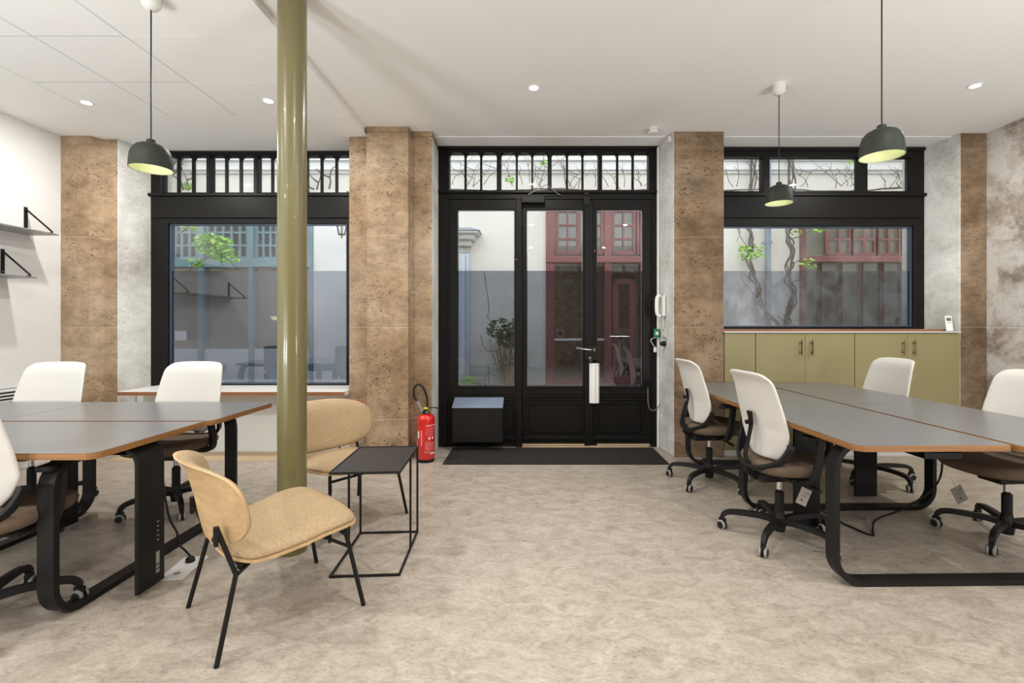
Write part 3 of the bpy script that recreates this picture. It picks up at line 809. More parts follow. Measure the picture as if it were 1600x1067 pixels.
# ------------------------------------------------------------------ olive cabinets
CY = 4.54
cab_z1 = 1.19
ct = obj('cabinet_top', MB().box(1.862, 4.128, CY-0.012, 4.80, cab_z1, cab_z1+0.012), plain('pale_grey_top',(0.62,0.64,0.64),0.35), bevel=0.002)
tag(ct, 'thin pale grey countertop running over the olive cabinets', 'countertop')
def cabx(p): return (p - 828.0) * CY / F
edges = [(1132,1180.6,False),(1181,1335.4,True),(1336,1500,True)]
labs = ['narrow olive green filler panel cabinet next to the brown pier', 'olive green two-door cabinet in the middle under the right window', 'olive green two-door cabinet at the right corner pier']
for (a, b, doors), lab in zip(edges, labs):
    x0, x1 = cabx(a), cabx(b)
    if not doors: x0 = 1.868
    o = thing('storage_cabinet', lab, 'cabinet', ((x0+x1)/2, CY, 0), 0, 'olive cabinets under the right window')
    w = (x1-x0)/2
    obj('carcass', MB().box(-w, w, 0.02, 0.24, 0.06, cab_z1-0.002), M_OLIVE, o)
    obj('plinth', MB().box(-w, w, 0.035, 0.22, 0.0, 0.06), M_WALL, o)
    ds = [(-w+0.0015, -0.0015), (0.0015, w-0.0015)] if doors else [(-w, w-0.003)]
    for i, (p, q) in enumerate(ds):
        d = obj('cabinet_door' if doors else 'front_panel', MB().box(p, q, 0.0, 0.019, 0.065, cab_z1-0.006), M_OLIVE, o, bevel=0.0015)
        if doors:
            hx = -0.052 if i == 0 else 0.052
            zt, zb = 1.25-(531-510)*CY/F, 1.25-(555-510)*CY/F
            mbh = MB().tube([(hx,-0.032,zb),(hx,-0.032,zt)], 0.0055, 8)
            for zz in (zb+0.03, zt-0.03): mbh.tube([(hx,-0.032,zz),(hx,0.0,zz)], 0.0045, 8)
            obj('handle', mbh, M_BRASS, d, smooth=True)
# remote controls / thermostat on the counter
def remote(x, y, z, rz, label):
    o = thing('remote_control', label, 'remote control', (x, y, z), rz)
    Mx = Matrix.Rotation(R(-12),3,'X')
    obj('remote_body', MB().obox((0,0.0,0.075),(0.058,0.018,0.15),Mx), M_WHITE, o, bevel=0.005)
    obj('screen', MB().obox((0,-0.0105+0.022*0.0-0.0,0.075)+() if False else (0, 0.0, 0.078),(0.040,0.0195,0.035),Mx).v and MB().obox(Vector((0,0,0.075))+Mx@Vector((0,-0.0095,0.040)),(0.038,0.002,0.032),Mx), plain('lcd_grey',(0.12,0.13,0.12),0.3), o)
    obj('button_row', MB().obox(Vector((0,0,0.075))+Mx@Vector((0,-0.0095,0.008)),(0.036,0.002,0.006),Mx), M_GREY, o)
    return o
remote(4.085, 4.62, cab_z1+0.013, R(-14), 'white air conditioner remote leaning on the reveal right of the window')

# ------------------------------------------------------------------ desks
def desk_bench(name, label, cx, cy, rot, length, depth, col_pos, shift=0.0):
    """local x = along the bench, local y = across; two tops each side"""
    o = thing(name, label, 'desk', (cx, cy, 0), rot)
    T = 0.028; zt = 0.73; gap = 0.026
    hl = length/2; w = depth/2
    for sy in (-1, 1):
        for sx in (-1, 1):
            dx = shift if sy > 0 else 0.0
            x0, x1 = (dx if sx > 0 else -hl+dx), (hl+dx if sx > 0 else dx)
            x0 += 0.002; x1 -= 0.002
            y0, y1 = (gap/2, w) if sy > 0 else (-w, -gap/2)
            r = [0.006]*4
            if sx > 0 and sy < 0: r[1] = 0.05
            if sx > 0 and sy > 0: r[2] = 0.05; r[1] = 0.045
            if sx < 0 and sy < 0: r[0] = 0.05
            if sx < 0 and sy > 0: r[3] = 0.05
            mb = MB().prism(rrect(x0,x1,y0,y1,r), zt-T, zt-0.0015, 1, 1)
            mb.prism(rrect(x0+0.0008,x1-0.0008,y0+0.0008,y1-0.0008,r), zt-0.0015, zt, 0, 0)
            obj('tabletop', mb, [M_LAM, M_PLYEDGE], o)
    # loop frames
    zb = zt - T
    for fxp in (-hl+0.10, 0.0, hl-0.24):
        wy = w - 0.038; rr = 0.13
        t = 0.026
        pts = []
        y0, y1 = -wy+t/2, wy-t/2
        z0, z1 = t/2, zb - t/2
        a = arc((y1-rr, z1-rr), rr, 90, 0, 8) + arc((y1-rr, z0+rr), rr, 0, -90, 8) + arc((y0+rr, z0+rr), rr, 270, 180, 8) + arc((y0+rr, z1-rr), rr, 180, 90, 8)
        pts = [(fxp, p[0], p[1]) for p in a]
        mb = MB()
        # closed flat-bar loop, explicit rings
        n = len(pts); vs = []; fs = []
        for i in range(n):
            p = Vector(pts[i]); q0 = Vector(pts[i-1]); q1 = Vector(pts[(i+1)%n])
            tn = (q1-q0).normalized(); nn = Vector((1,0,0)).cross(tn).normalized()
            for a_, b_ in ((-0.035,-t/2),(0.035,-t/2),(0.035,t/2),(-0.035,t/2)):
                vs.append(p + Vector((a_,0,0)) + nn*b_)
        for i in range(n):
            j = (i+1) % n
            for k_ in range(4):
                fs.append((i*4+k_, i*4+(k_+1)%4, j*4+(k_+1)%4, j*4+k_))
        mb.add(vs, fs)
        f = fixn(obj('leg_frame', mb, M_BLACK, o, smooth=True))
        for ya in (-wy+0.16, wy-0.21): obj('foot_pad', MB().box(fxp-0.03,fxp+0.03,ya,ya+0.05,0.0,0.001), M_BLACKPL, f)
    # beams beneath the tops
    for yy in (-w*0.45, w*0.45):
        obj('support_beam', MB().box(-hl+0.08, hl-0.16, yy-0.02, yy+0.02, zb-0.045, zb-0.0005), M_BLACK, o, bevel=0.002)
    obj('cable_tray', MB().box(-hl+0.2, hl-0.35, -0.10, 0.10, zb-0.13, zb-0.10).box(-hl+0.2, hl-0.35, -0.10, -0.098, zb-0.13, zb-0.02).box(-hl+0.2, hl-0.35, 0.098, 0.10, zb-0.13, zb-0.02), M_BLACK, o)
    for (px, py, wd, ax, side) in col_pos:
        # bent plate cable column: starts under the top, curves down to the floor
        rr = 0.09
        s = side
        prof = [(-0.28*s+px, zb-0.004)] + [(px - rr*s + rr*s*cos(R(a_)), zb-0.004-rr + rr*sin(R(a_))) for a_ in (90,75,60,45,30,15,0)] + [(px, 0.012)]
        mb = MB()
        vs = []; th = 0.018*s
        inner = [(-0.28*s+px, zb-0.004-0.018)] + [(px - rr*s + (rr-0.018)*s*cos(R(a_)), zb-0.004-rr + (rr-0.018)*sin(R(a_))) for a_ in (90,75,60,45,30,15,0)] + [(px-th, 0.012)]
        n = len(prof)
        if ax == 'x':
            vs = [(q[0], py-wd/2, q[1]) for q in prof] + [(q[0], py+wd/2, q[1]) for q in prof] + [(q[0], py-wd/2, q[1]) for q in inner] + [(q[0], py+wd/2, q[1]) for q in inner]
        fs = []
        for i in range(n-1):
            fs += [(i,i+1,n+i+1,n+i),(2*n+i,3*n+i,3*n+i+1,2*n+i+1),(i,2*n+i,2*n+i+1,i+1),(n+i,n+i+1,3*n+i+1,3*n+i)]
        fs += [(0,n,3*n,2*n),(n-1,3*n-1,4*n-1,2*n-1)]
        mb.add(vs, fs)
        c = fixn(obj('cable_column', mb, M_BLACK, o, smooth=True, bevel=0.001))
    return o
# left bench: length along world X
dl = desk_bench('desk_bench', 'left grey-topped plywood desk bench on black loop legs', -2.985, 2.60, 0, 2.40, 1.32,
           [(1.185, -0.345, 0.155, 'x', 1), (0.12, 0.33, 0.15, 'x', 1)], shift=0.032)
# raised mark and slots on the near cable column
mk = MB()
for k_ in range(5): mk.box(1.186,1.1865,-0.315,-0.304,0.305-0.022*k_,0.311-0.022*k_)
mk.box(1.186,1.1865,-0.322,-0.300,0.105,0.165); mk.box(1.186,1.1865,-0.322,-0.300,0.085,0.098); mk.box(1.186,1.1865,-0.322,-0.300,0.062,0.079)
obj('column_marking', mk, plain('pale_print',(0.32,0.31,0.29),0.6), dl)
# right bench: length along world Y (rotated)
dr = desk_bench('desk_bench', 'right grey-topped plywood desk bench receding toward the olive cabinets', 2.105, 3.245, R(-89), 2.34, 1.40,
           [(-0.20, 0.35, 0.16, 'x', 1), (0.30, -0.40, 0.16, 'x', -1)], shift=0.055)

# ------------------------------------------------------------------ office chairs
def build_chair():
    o = thing('office_chair', 'x', 'office chair')
    # star base
    mb = MB()
    mb.lathe([(0,0.045),(0.030,0.045),(0.034,0.07),(0.040,0.115),(0.030,0.135),(0.026,0.16),(0,0.16)], (0,0,0), 20)
    for k_ in range(5):
        a = 2*pi*k_/5
        d = Vector((cos(a), sin(a), 0))
        pts = [d*0.02+Vector((0,0,0.105)), d*0.10+Vector((0,0,0.118)), d*0.22+Vector((0,0,0.118)), d*0.285+Vector((0,0,0.108)), d*0.312+Vector((0,0,0.082)), d*0.312+Vector((0,0,0.066))]
        pts = smoothpath(pts, 3)
        n = len(pts)
        mb.sweep(pts, [(-0.017,-0.013),(0.017,-0.013),(0.013,0.013),(-0.013,0.013)], scales=[1.25-0.45*i/(n-1) for i in range(n)])
    obj('star_base', mb, M_BLACKPL, o, smooth=True)
    for k_ in range(5):
        a = 2*pi*k_/5
        c = Vector((cos(a)*0.312, sin(a)*0.312, 0.028))
        t = a + 0.9 + k_*0.7
        Mz = Matrix.Translation(c) @ Matrix.Rotation(t, 4, 'Z')
        mb = MB()
        mb.lathe([(0,-0.022),(0.022,-0.022),(0.0265,-0.017),(0.0265,-0.004),(0.018,-0.002),(0.018,0.002),(0.0265,0.004),(0.0265,0.017),(0.022,0.022),(0,0.022)], (0,0,0), 20, axis='x')
        mb.box(-0.010,0.010,-0.02,0.02,0.012,0.040)
        mb.v = [tuple(Mz @ Vector(v)) for v in mb.v]
        w = obj('caster', mb, M_BLACKPL, o, smooth=True)
        mb = MB()
        for sx in (-1, 1):
            mb.lathe([(0.019,0.0222*sx),(0.0255,0.0205*sx),(0.0285,0.017*sx),(0.0285,0.008*sx)], (0,0,0), 20, axis='x')
        mb.v = [tuple(Mz @ Vector(v)) for v in mb.v]
        obj('wheel_tread', mb, M_GREY, w, smooth=True)
    obj('gas_lift', MB().lathe([(0,0.15),(0.025,0.15),(0.025,0.275),(0.016,0.28),(0.015,0.36),(0,0.36)], (0,0,0), 20), M_BLACKPL, o, smooth=True)
    obj('piston', MB().lathe([(0.0165,0.29),(0.0165,0.345)], (0,0,0), 20), M_CHROME, o, smooth=True)
    # mechanism
    mb = MB().box(-0.07,0.07,-0.15,0.12,0.350,0.405)
    mb.box(-0.20,0.20,-0.06,0.03,0.385,0.412)
    m_ = obj('tilt_mechanism', mb, M_BLACKPL, o, bevel=0.012)
    obj('lever', MB().tube([(0.05,0.04,0.372),(0.18,0.05,0.372),(0.27,0.055,0.365)], 0.007, 8).tube([(0.22,0.053,0.369),(0.275,0.056,0.365)], 0.012, 8), M_BLACKPL, m_, smooth=True)
    # seat
    def seatpt(u, v):
        a = (u-0.5)*2; b = (v-0.5)*2
        return a, b
    mb = MB()
    N = 32; rings = []
    def outline(s, grow, z, droop):
        out = []
        for i in range(N):
            t = 2*pi*i/N
            ce, se = cos(t), sin(t)
            ex = 0.62
            x = (abs(ce)**ex)*(1 if ce > 0 else -1)*(0.245+grow)*s
            y = (abs(se)**ex)*(1 if se > 0 else -1)*(0.235+grow)*s
            zz = z + 0.022*(x/0.24)**2*0.6 - droop*max(0, (y-0.12))**2*9
            out.append((x, y+0.055, zz))
        return out
    for s_, g_, z_ in ((0.0,0,0.478),(0.45,0,0.479),(0.75,0,0.482),(0.92,0,0.480),(1.0,-0.002,0.470),(1.0,0.004,0.450),(1.0,0.0,0.430),(0.95,0.0,0.415),(0.7,0,0.412),(0.0,0,0.412)):
        rings.append(outline(s_, g_, z_, 0.05 if z_ > 0.44 else 0.03))
    vs = [p for r_ in rings for p in r_]
    fs = []
    for i in range(len(rings)-1):
        for q in range(N):
            w_ = (q+1) % N
            fs.append((i*N+q, (i+1)*N+q, (i+1)*N+w_, i*N+w_))
    mb.add(vs, fs)
    fixn(obj('seat', mb, M_SEATB, o, smooth=True, angle=0))
    # back
    def halfw(v):
        pts = [(0,0.120),(0.06,0.165),(0.16,0.208),(0.30,0.236),(0.5,0.232),(0.7,0.222),(0.88,0.212),(0.95,0.200),(1.0,0.172)]
        for (a, wa), (b, wb) in zip(pts, pts[1:]):
            if v <= b:
                t = (v-a)/(b-a); t = t*t*(3-2*t)*0.4 + t*0.6
                return wa + (wb-wa)*t
        return pts[-1][1]
    def ypro(v):
        pts = [(0,-0.205),(0.15,-0.200),(0.35,-0.205),(0.6,-0.232),(0.85,-0.262),(0.93,-0.278),(1.0,-0.305)]
        for (a, wa), (b, wb) in zip(pts, pts[1:]):
            if v <= b:
                t = (v-a)/(b-a); return wa + (wb-wa)*t
        return pts[-1][1]
    Z0, Z1 = 0.495, 0.992
    def bp(u, v):
        a = (u-0.5)*2
        hw_ = halfw(v)
        x = a*hw_
        y = ypro(v) + 0.075 + 0.042*(a*a)*(1-0.45*v) - (0.0 if v < 0.93 else 0.006)
        z = Z0 + (Z1-Z0)*v - 0.012*(a**4)*(v**6)
        return (x, y, z)
    b_ = obj('backrest', MB().grid(bp, 20, 26), M_MESHW, o, smooth=True, angle=0, solid=0.016)
    md = b_.modifiers.new('sub', 'SUBSURF'); md.levels = 1; md.render_levels = 1
    # lower horseshoe frame and spine
    lf = smoothpath([(x_,y_+0.070,z_) for x_,y_,z_ in ((-0.236,-0.155,0.605),(-0.237,-0.165,0.575),(-0.205,-0.200,0.505),(-0.11,-0.250,0.452),(0,-0.268,0.432),(0.11,-0.250,0.452),(0.205,-0.200,0.505),(0.237,-0.165,0.575),(0.236,-0.155,0.605))], 5)
    obj('back_frame', MB().sweep(lf, [(-0.010,-0.018),(0.010,-0.018),(0.010,0.018),(-0.010,0.018)], up=(0,1,0)), M_BLACKPL, o, smooth=True, bevel=0.004)
    sp_ = smoothpath([(0,-0.192,0.438),(0,-0.210,0.50),(0,-0.190,0.60),(0,-0.176,0.68),(0,-0.186,0.755)], 5)
    sp = obj('back_spine', MB().sweep(sp_, [(-0.020,-0.008),(0.020,-0.008),(0.020,0.008),(-0.020,0.008)], up=(0,1,0), scales=[1.1-0.35*math.sin(pi*i/(len(sp_)-1)) for i in range(len(sp_))]), M_BLACKPL, o, smooth=True, bevel=0.004)
    obj('height_knob', MB().lathe([(0,-0.208),(0.012,-0.208),(0.014,-0.195),(0.014,-0.180)], (0,0,0.69), 12, axis='y').tube([(-0.025,-0.197,0.690),(0.025,-0.197,0.690)],0.006,6), M_BLACKPL, sp, smooth=True)
    obj('back_carrier', MB().sweep(smoothpath([(0,-0.06,0.375),(0,-0.14,0.385),(0,-0.195,0.440)],4), [(-0.035,-0.012),(0.035,-0.012),(0.035,0.012),(-0.035,0.012)], up=(1,0,0)), M_BLACKPL, o, smooth=True, bevel=0.004)
    for sx in (-1, 1):
        pt = smoothpath([(0.15*sx,0.02,0.400),(0.235*sx,0.02,0.402),(0.272*sx,0.025,0.435),(0.278*sx,0.04,0.52),(0.268*sx,0.06,0.645)], 5)
        a_ = obj('armrest', MB().sweep(pt, [(-0.012,-0.022),(0.012,-0.022),(0.012,0.022),(-0.012,0.022)], up=(0,1,0)), M_BLACKPL, o, smooth=True, bevel=0.004)
        mb = MB().prism(rrect(0.268*sx-0.036,0.268*sx+0.036,-0.045,0.165,0.03), 0.643, 0.666)
        obj('arm_pad', mb, M_BLACKPL, a_, bevel=0.006)
    return o
proto = build_chair()
def all_kids(o): return [x for x in bpy.data.objects if x.parent == o]
def dupe(o, parent=None):
    c = o.copy(); COL.objects.link(c); c.parent = parent
    for ch in all_kids(o): dupe(ch, c)
    return c
chairs = [  # x, y, facing rotation (0 = faces +Y), base twist, label
    (1.475, 2.80, -85, 0, 'white-backed office chair at the right desk bench, nearest one seen from behind', 0),
    (1.435, 3.79, -86, 0, 'white-backed office chair beside the brown pier, seen from behind', 0),
    (2.79, 3.87, 93, 0, 'white-backed office chair facing left in front of the olive cabinets', 0),
    (2.78, 2.76, 96, 0, 'white-backed office chair cut by the right photo edge, facing left', 0),
    (-2.45, 3.28, 180, 0, 'white-backed office chair in front of the left window, nearer the column', 0),
    (-3.43, 3.26, 183, 0, 'white-backed office chair by the left wall, behind the left desks', 0),
    (-2.30, 1.97, 8, 0, 'white-backed office chair at the left photo edge, on the near side of the left desks', 0),
]
chair_objs = []
for i, (x, y, rz, tw, lab, _) in enumerate(chairs):
    c = proto if i == 0 else dupe(proto)
    c.location = (x, y, 0); c.rotation_euler = (0, 0, R(rz))
    tag(c, lab, 'office chair', 'white mesh office chairs')
    chair_objs.append(c)
# star bases turned as in the photo: (world angle of one arm for each chair)
star = [156, 150, -76, 142, -120, -100, 36]
for c, wa, (x, y, rz, *_r) in zip(chair_objs, star, chairs):
    for ch in all_kids(c):
        if ch.name.startswith(('star_base', 'caster')):
            ch.rotation_euler = (0, 0, R(wa - rz))
# hang tags
def hang_tag(parent, loc, rot, label, mat=M_TAG):
    M3 = (Matrix.Rotation(R(rot[2]),3,'Z') @ Matrix.Rotation(R(rot[1]),3,'Y'))
    t = obj('hang_tag', MB().obox((0,0,-0.055),(0.066,0.0012,0.095),M3), mat, parent)
    t.location = loc
    mb = MB().obox(M3@Vector((0.012,-0.0012,0.022))+Vector((0,0,-0.055)),(0.028,0.0006,0.003),M3)
    mb.obox(M3@Vector((-0.004,-0.0012,-0.022))+Vector((0,0,-0.055)),(0.010,0.0006,0.010),M3)
    mb.obox(M3@Vector((0.0,-0.0012,0.004))+Vector((0,0,-0.055)),(0.034,0.0006,0.002),M3)
    obj('tag_print', mb, M_INK, t)
    obj('tag_string', MB().tube([(0,0,-0.01),(0.004,0,0.05)], 0.0007, 5), M_INK, t)
    t['label'] = label
    return t
def local_of(c, w):
    return tuple((Matrix.Translation(c.location) @ c.rotation_euler.to_matrix().to_4x4()).inverted() @ Vector(w))
t = hang_tag(chair_objs[3], local_of(chair_objs[3], (2.385, 2.66, 0.355)), (0,0,0), 'paper hang tag in a darker, shaded tone', plain('shaded_tag',(0.17,0.15,0.13),0.8))  # tag colour darkened because it faces away from the light
t.rotation_euler = (R(0), R(0), -R(96)); t.rotation_euler = (Matrix.Rotation(-R(96),3,'Z') @ Matrix.Rotation(R(-28),3,'Y')).to_euler()
t = hang_tag(chair_objs[0], local_of(chair_objs[0], (1.56, 2.66, 0.345)), (0,0,0), 'pale paper hang tag')
t.rotation_euler = (Matrix.Rotation(R(90),3,'Z') @ Matrix.Rotation(R(25),3,'Y')).to_euler()

# ------------------------------------------------------------------ lounge chairs
def build_lounge():
    o = thing('lounge_chair', 'x', 'armchair')
    # legs: rear pair bends and carries the back
    for sx in (-1, 1):
        obj('leg', MB().tube([(0.262*sx,-0.275,0.0),(0.232*sx,-0.205,0.305),(0.222*sx,-0.268,0.50)], 0.0095, 10), M_BLACK, o, smooth=True)
        obj('leg', MB().tube([(0.272*sx,0.285,0.0),(0.232*sx,0.215,0.362)], 0.0095, 10), M_BLACK, o, smooth=True)
    mb = MB()
    for sx in (-1, 1):
        mb.tube([(0.226*sx,-0.195,0.325),(0.17*sx,-0.12,0.345),(0.17*sx,0.15,0.362),(0.232*sx,0.215,0.355)], 0.0085, 8)
        mb.tube([(0.236*sx,0.232,0.27),(0.17*sx,0.10,0.352)], 0.0075, 8)
        mb.tube([(0.232*sx,-0.205,0.30),(0.18*sx,-0.10,0.345)], 0.0075, 8)
    mb.tube([(-0.228,-0.19,0.33),(0.228,-0.19,0.33)], 0.0085, 8)
    mb.tube([(-0.237,0.222,0.325),(0.237,0.222,0.325)], 0.0085, 8)
    obj('seat_frame', mb, M_BLACK, o, smooth=True)
    for sx in (-1, 1):
        obj('back_bracket', MB().tube([(0.224*sx,-0.262,0.45),(0.20*sx,-0.268,0.45)],0.012,8).box(0.222*sx-0.012,0.222*sx+0.012,-0.275,-0.262,0.43,0.50), M_BLACK, o)
    # seat: outline in (x,y), height from a saddle profile
    def zseat(x, y):
        pr = [(-0.27,0.405),(-0.23,0.370),(-0.15,0.354),(0.0,0.374),(0.12,0.402),(0.20,0.405),(0.26,0.392),(0.31,0.362)]
        y = max(-0.27, min(0.31, y))
        for (a, za), (b, zb) in zip(pr, pr[1:]):
            if y <= b:
                t = (y-a)/(b-a); return za+(zb-za)*t - 0.10*x*x + 0.0
        return pr[-1][1]
    def out_seat(t, s):
        c_, s_ = cos(t), sin(t); ex = 0.56
        x = (abs(c_)**ex)*(1 if c_ >= 0 else -1)
        y = (abs(s_)**ex)*(1 if s_ >= 0 else -1)
        wy = 0.268
        wx = 0.300 + 0.035*y
        return x*wx*s, 0.022 + y*wy*s
    N = 48
    def layer(levels, lift, ztable):
        rings = []
        for s, dz in levels:
            ring = []
            for i in range(N):
                x, y = out_seat(2*pi*i/N, s)
                ring.append((x, y, zseat(x, y) + dz + lift))
            rings.append(ring)
        vs = [p for r_ in rings for p in r_]; fs = []
        for i in range(len(rings)-1):
            for q in range(N):
                w_ = (q+1) % N
                fs.append((i*N+q, (i+1)*N+q, (i+1)*N+w_, i*N+w_))
        return MB().add(vs, fs)
    fixn(obj('seat_shell', layer([(0.001,0.0),(0.4,0),(0.7,0),(0.9,0),(1.0,0),(1.0,-0.011),(0.9,-0.011),(0.5,-0.011),(0.001,-0.011)],0,None), M_PLY, o, smooth=True, angle=50))
    fixn(obj('seat_cushion', layer([(0.001,0.036),(0.3,0.036),(0.55,0.035),(0.75,0.033),(0.88,0.029),(0.95,0.022),(0.983,0.012),(0.985,0.001),(0.9,0.0005),(0.001,0.0005)],0,None), M_BOUCLE, o, smooth=True, angle=0))
    # backrest: rounded shell, wrapped forward at the sides
    zc, hh_, ww = 0.562, 0.168, 0.325
    def backpt(a, b, off):
        x = a*ww; z = zc + b*hh_
        y = -0.272 - 0.22*(z-0.45) + 0.95*x*x + off
        if b > 0.6: y -= 0.03*(b-0.6)**2/0.16
        return (x, y, z)
    def out_back(t, s):
        c_, s_ = cos(t), sin(t)
        ex = 0.66
        a = (abs(c_)**ex)*(1 if c_ >= 0 else -1); b = (abs(s_)**ex)*(1 if s_ >= 0 else -1)
        if b < 0: a *= 1 - 0.12*abs(b)**2
        return a*s, b*s
    def blayer(levels):
        rings = []
        for s, dy in levels:
            rings.append([backpt(*out_back(2*pi*i/N, s), dy) for i in range(N)])
        vs = [p for r_ in rings for p in r_]; fs = []
        for i in range(len(rings)-1):
            for q in range(N):
                w_ = (q+1) % N
                fs.append((i*N+q, (i+1)*N+q, (i+1)*N+w_, i*N+w_))
        return MB().add(vs, fs)
    fixn(obj('back_shell', blayer([(0.001,0),(0.5,0),(0.8,0),(0.95,0),(1.0,0),(1.0,0.010),(0.95,0.010),(0.6,0.010),(0.001,0.010)]), M_PLY, o, smooth=True, angle=50))
    fixn(obj('back_cushion', blayer([(0.001,0.044),(0.3,0.044),(0.6,0.043),(0.8,0.040),(0.91,0.034),(0.965,0.024),(0.985,0.0155),(0.98,0.0105),(0.5,0.0105),(0.001,0.0105)]), M_BOUCLE, o, smooth=True, angle=0))
    return o
lc = build_lounge()
lc.location = (-1.14, 2.115, 0); lc.rotation_euler = (0, 0, R(-45))
tag(lc, 'beige boucle lounge chair in front of the green column, seen from behind', 'armchair', 'beige lounge chairs')
lc2 = dupe(lc)
lc2.location = (-1.215, 3.13, 0); lc2.rotation_euler = (0, 0, R(-128))
tag(lc2, 'beige boucle lounge chair behind the black side table, facing the room', 'armchair', 'beige lounge chairs')

# ------------------------------------------------------------------ side table
st = thing('side_table', 'small black steel side table between the lounge chairs and extinguisher', 'side table', (-0.838, 2.615, 0))
w, d, h = 0.175, 0.255, 0.523
r = 0.0055
sh = 0.012   # base slightly askew as in the photo
def rod(pts): return MB().sweep(pts, [(-r,-r),(r,-r),(r,r),(-r,r)])
mb = MB().box(-w,w,-d,d,h-0.006,h-0.001)
obj('table_top', mb, plain('black_table_top',(0.020,0.023,0.029),0.36,spec=0.5), st, bevel=0.001)
mb = MB().holed(-w,w,-d,d,[(-w+0.006,w-0.006,-d+0.006,d-0.006)],-h-0.002,-h+0.010)
mb.v = [(v[0], v[2], -v[1]) for v in mb.v]
obj('top_rim', mb, M_BLACK, st)
mb = MB()
mb.box(-w,w,-d,-d+2*r,0,2*r).box(-w,w,d-2*r,d,0,2*r).box(-w,-w+2*r,-d+2*r,d-2*r,0,2*r).box(w-2*r,w,-d+2*r,d-2*r,0,2*r)
obj('base_frame', mb, M_BLACK, st, bevel=0.001)
for sx in (-1, 1):
    for yy in (d-r, 0.035):
        x = (w-r)*sx
        obj('leg', MB().box(x-r,x+r,yy-r,yy+r,2*r,h-0.010), M_BLACK, st, bevel=0.001)
st.rotation_euler = (0,0,R(3.2))

# ------------------------------------------------------------------ fire extinguisher
fe = thing('fire_extinguisher', 'red fire extinguisher with black hose standing against the central pier', 'fire extinguisher', (-0.965, 4.40, 0))
r = 0.080
obj('cylinder_body', MB().lathe([(0,0.022),(r*0.9,0.022),(r,0.035),(r,0.385),(r*0.97,0.405),(r*0.80,0.428),(r*0.5,0.440),(0.0,0.444)], (0,0,0), 36), M_RED, fe, smooth=True)
obj('base_skirt', MB().lathe([(0,0.0),(r*0.93,0.0),(r*0.97,0.012),(r*0.97,0.03),(0,0.03)], (0,0,0), 36), M_BLACKPL, fe, smooth=True)
obj('valve_head', MB().lathe([(0,0.440),(0.036,0.440),(0.034,0.458),(0.02,0.468),(0.018,0.495),(0,0.497)], (0,0,0), 20), M_BLACKPL, fe, smooth=True)
obj('lever', MB().sweep(smoothpath([(-0.03,-0.005,0.470),(0.0,-0.01,0.486),(0.04,-0.01,0.496),(0.09,-0.01,0.498),(0.125,-0.01,0.486)],4),[(-0.010,-0.004),(0.010,-0.004),(0.010,0.004),(-0.010,0.004)]), M_BLACKPL, fe, smooth=True)
obj('safety_clip', MB().box(-0.018,0.022,-0.030,-0.005,0.483,0.500), plain('yellow_plastic',(0.62,0.62,0.05),0.4), fe, bevel=0.004)
obj('gauge', MB().lathe([(0,-0.045),(0.014,-0.045),(0.015,-0.03),(0,-0.03)], (0.02,0,0.462), 16, axis='y'), M_CHROME, fe, smooth=True)
hz = smoothpath([(-0.035,-0.01,0.470),(-0.075,-0.01,0.540),(-0.112,-0.005,0.610),(-0.108,0.0,0.680),(-0.072,0.0,0.712),(-0.025,0.0,0.680),(0.008,0.0,0.590),(0.014,0.0,0.485)], 5)
obj('hose', MB().tube(hz, 0.0095, 10), M_BLACKPL, fe, smooth=True)
obj('nozzle', MB().tube([(-0.030,-0.013,0.462),(-0.083,-0.011,0.556)], 0.0125, 10), plain('grey_nozzle',(0.25,0.24,0.25),0.4), fe, smooth=True)
def on_cyl(a0, a1, z0, z1, rr, n=10):
    return MB().grid(lambda u, v: (rr*sin(R(a0+(a1-a0)*u)), -rr*cos(R(a0+(a1-a0)*u)), z0+(z1-z0)*v), n, 1)
mbl = MB()
def addcyl(a0,a1,z0,z1):
    g = on_cyl(a0,a1,z0,z1,r+0.0006,6); mbl.add(g.v, g.f)
M_PR = plain('white_print', (0.80,0.72,0.70), 0.5); M_PINKP = plain('pink_small_print', (0.66,0.20,0.20), 0.5)
addcyl(-38,-52,0.225,0.290)
o_ = obj('side_sticker', mbl, M_PAPER, fe)
mbl = MB(); addcyl(-62,-84,0.10,0.22); obj('inspection_label', mbl, M_PAPER, fe)
mbl = MB()
for k_ in range(7): addcyl(5,78,0.185-0.0115*k_,0.190-0.0115*k_)
for k_ in range(3):
    addcyl(8,28,0.300-0.022*k_,0.304-0.022*k_)
    addcyl(36,78,0.312-0.026*k_,0.317-0.026*k_); addcyl(36,70,0.303-0.026*k_,0.307-0.026*k_)
obj('instruction_print', mbl, M_PINKP, fe)
mbl = MB(); addcyl(-20,-16,0.16,0.30); addcyl(2,80,0.098,0.101); addcyl(40,80,0.078,0.090); addcyl(28,40,0.215,0.238); addcyl(52,64,0.215,0.238)
obj('white_marks', mbl, M_PR, fe)
def cyl_text(s, size, ang, z, parent):
    a0 = ang
    for i, ch in enumerate(s):
        aa = a0 + i*size*0.68/r*180/pi
        label_text('letter', ch, size, (r*1.008*sin(R(aa)), -r*1.008*cos(R(aa)), z), (R(90),0,R(aa)), M_PR, parent)
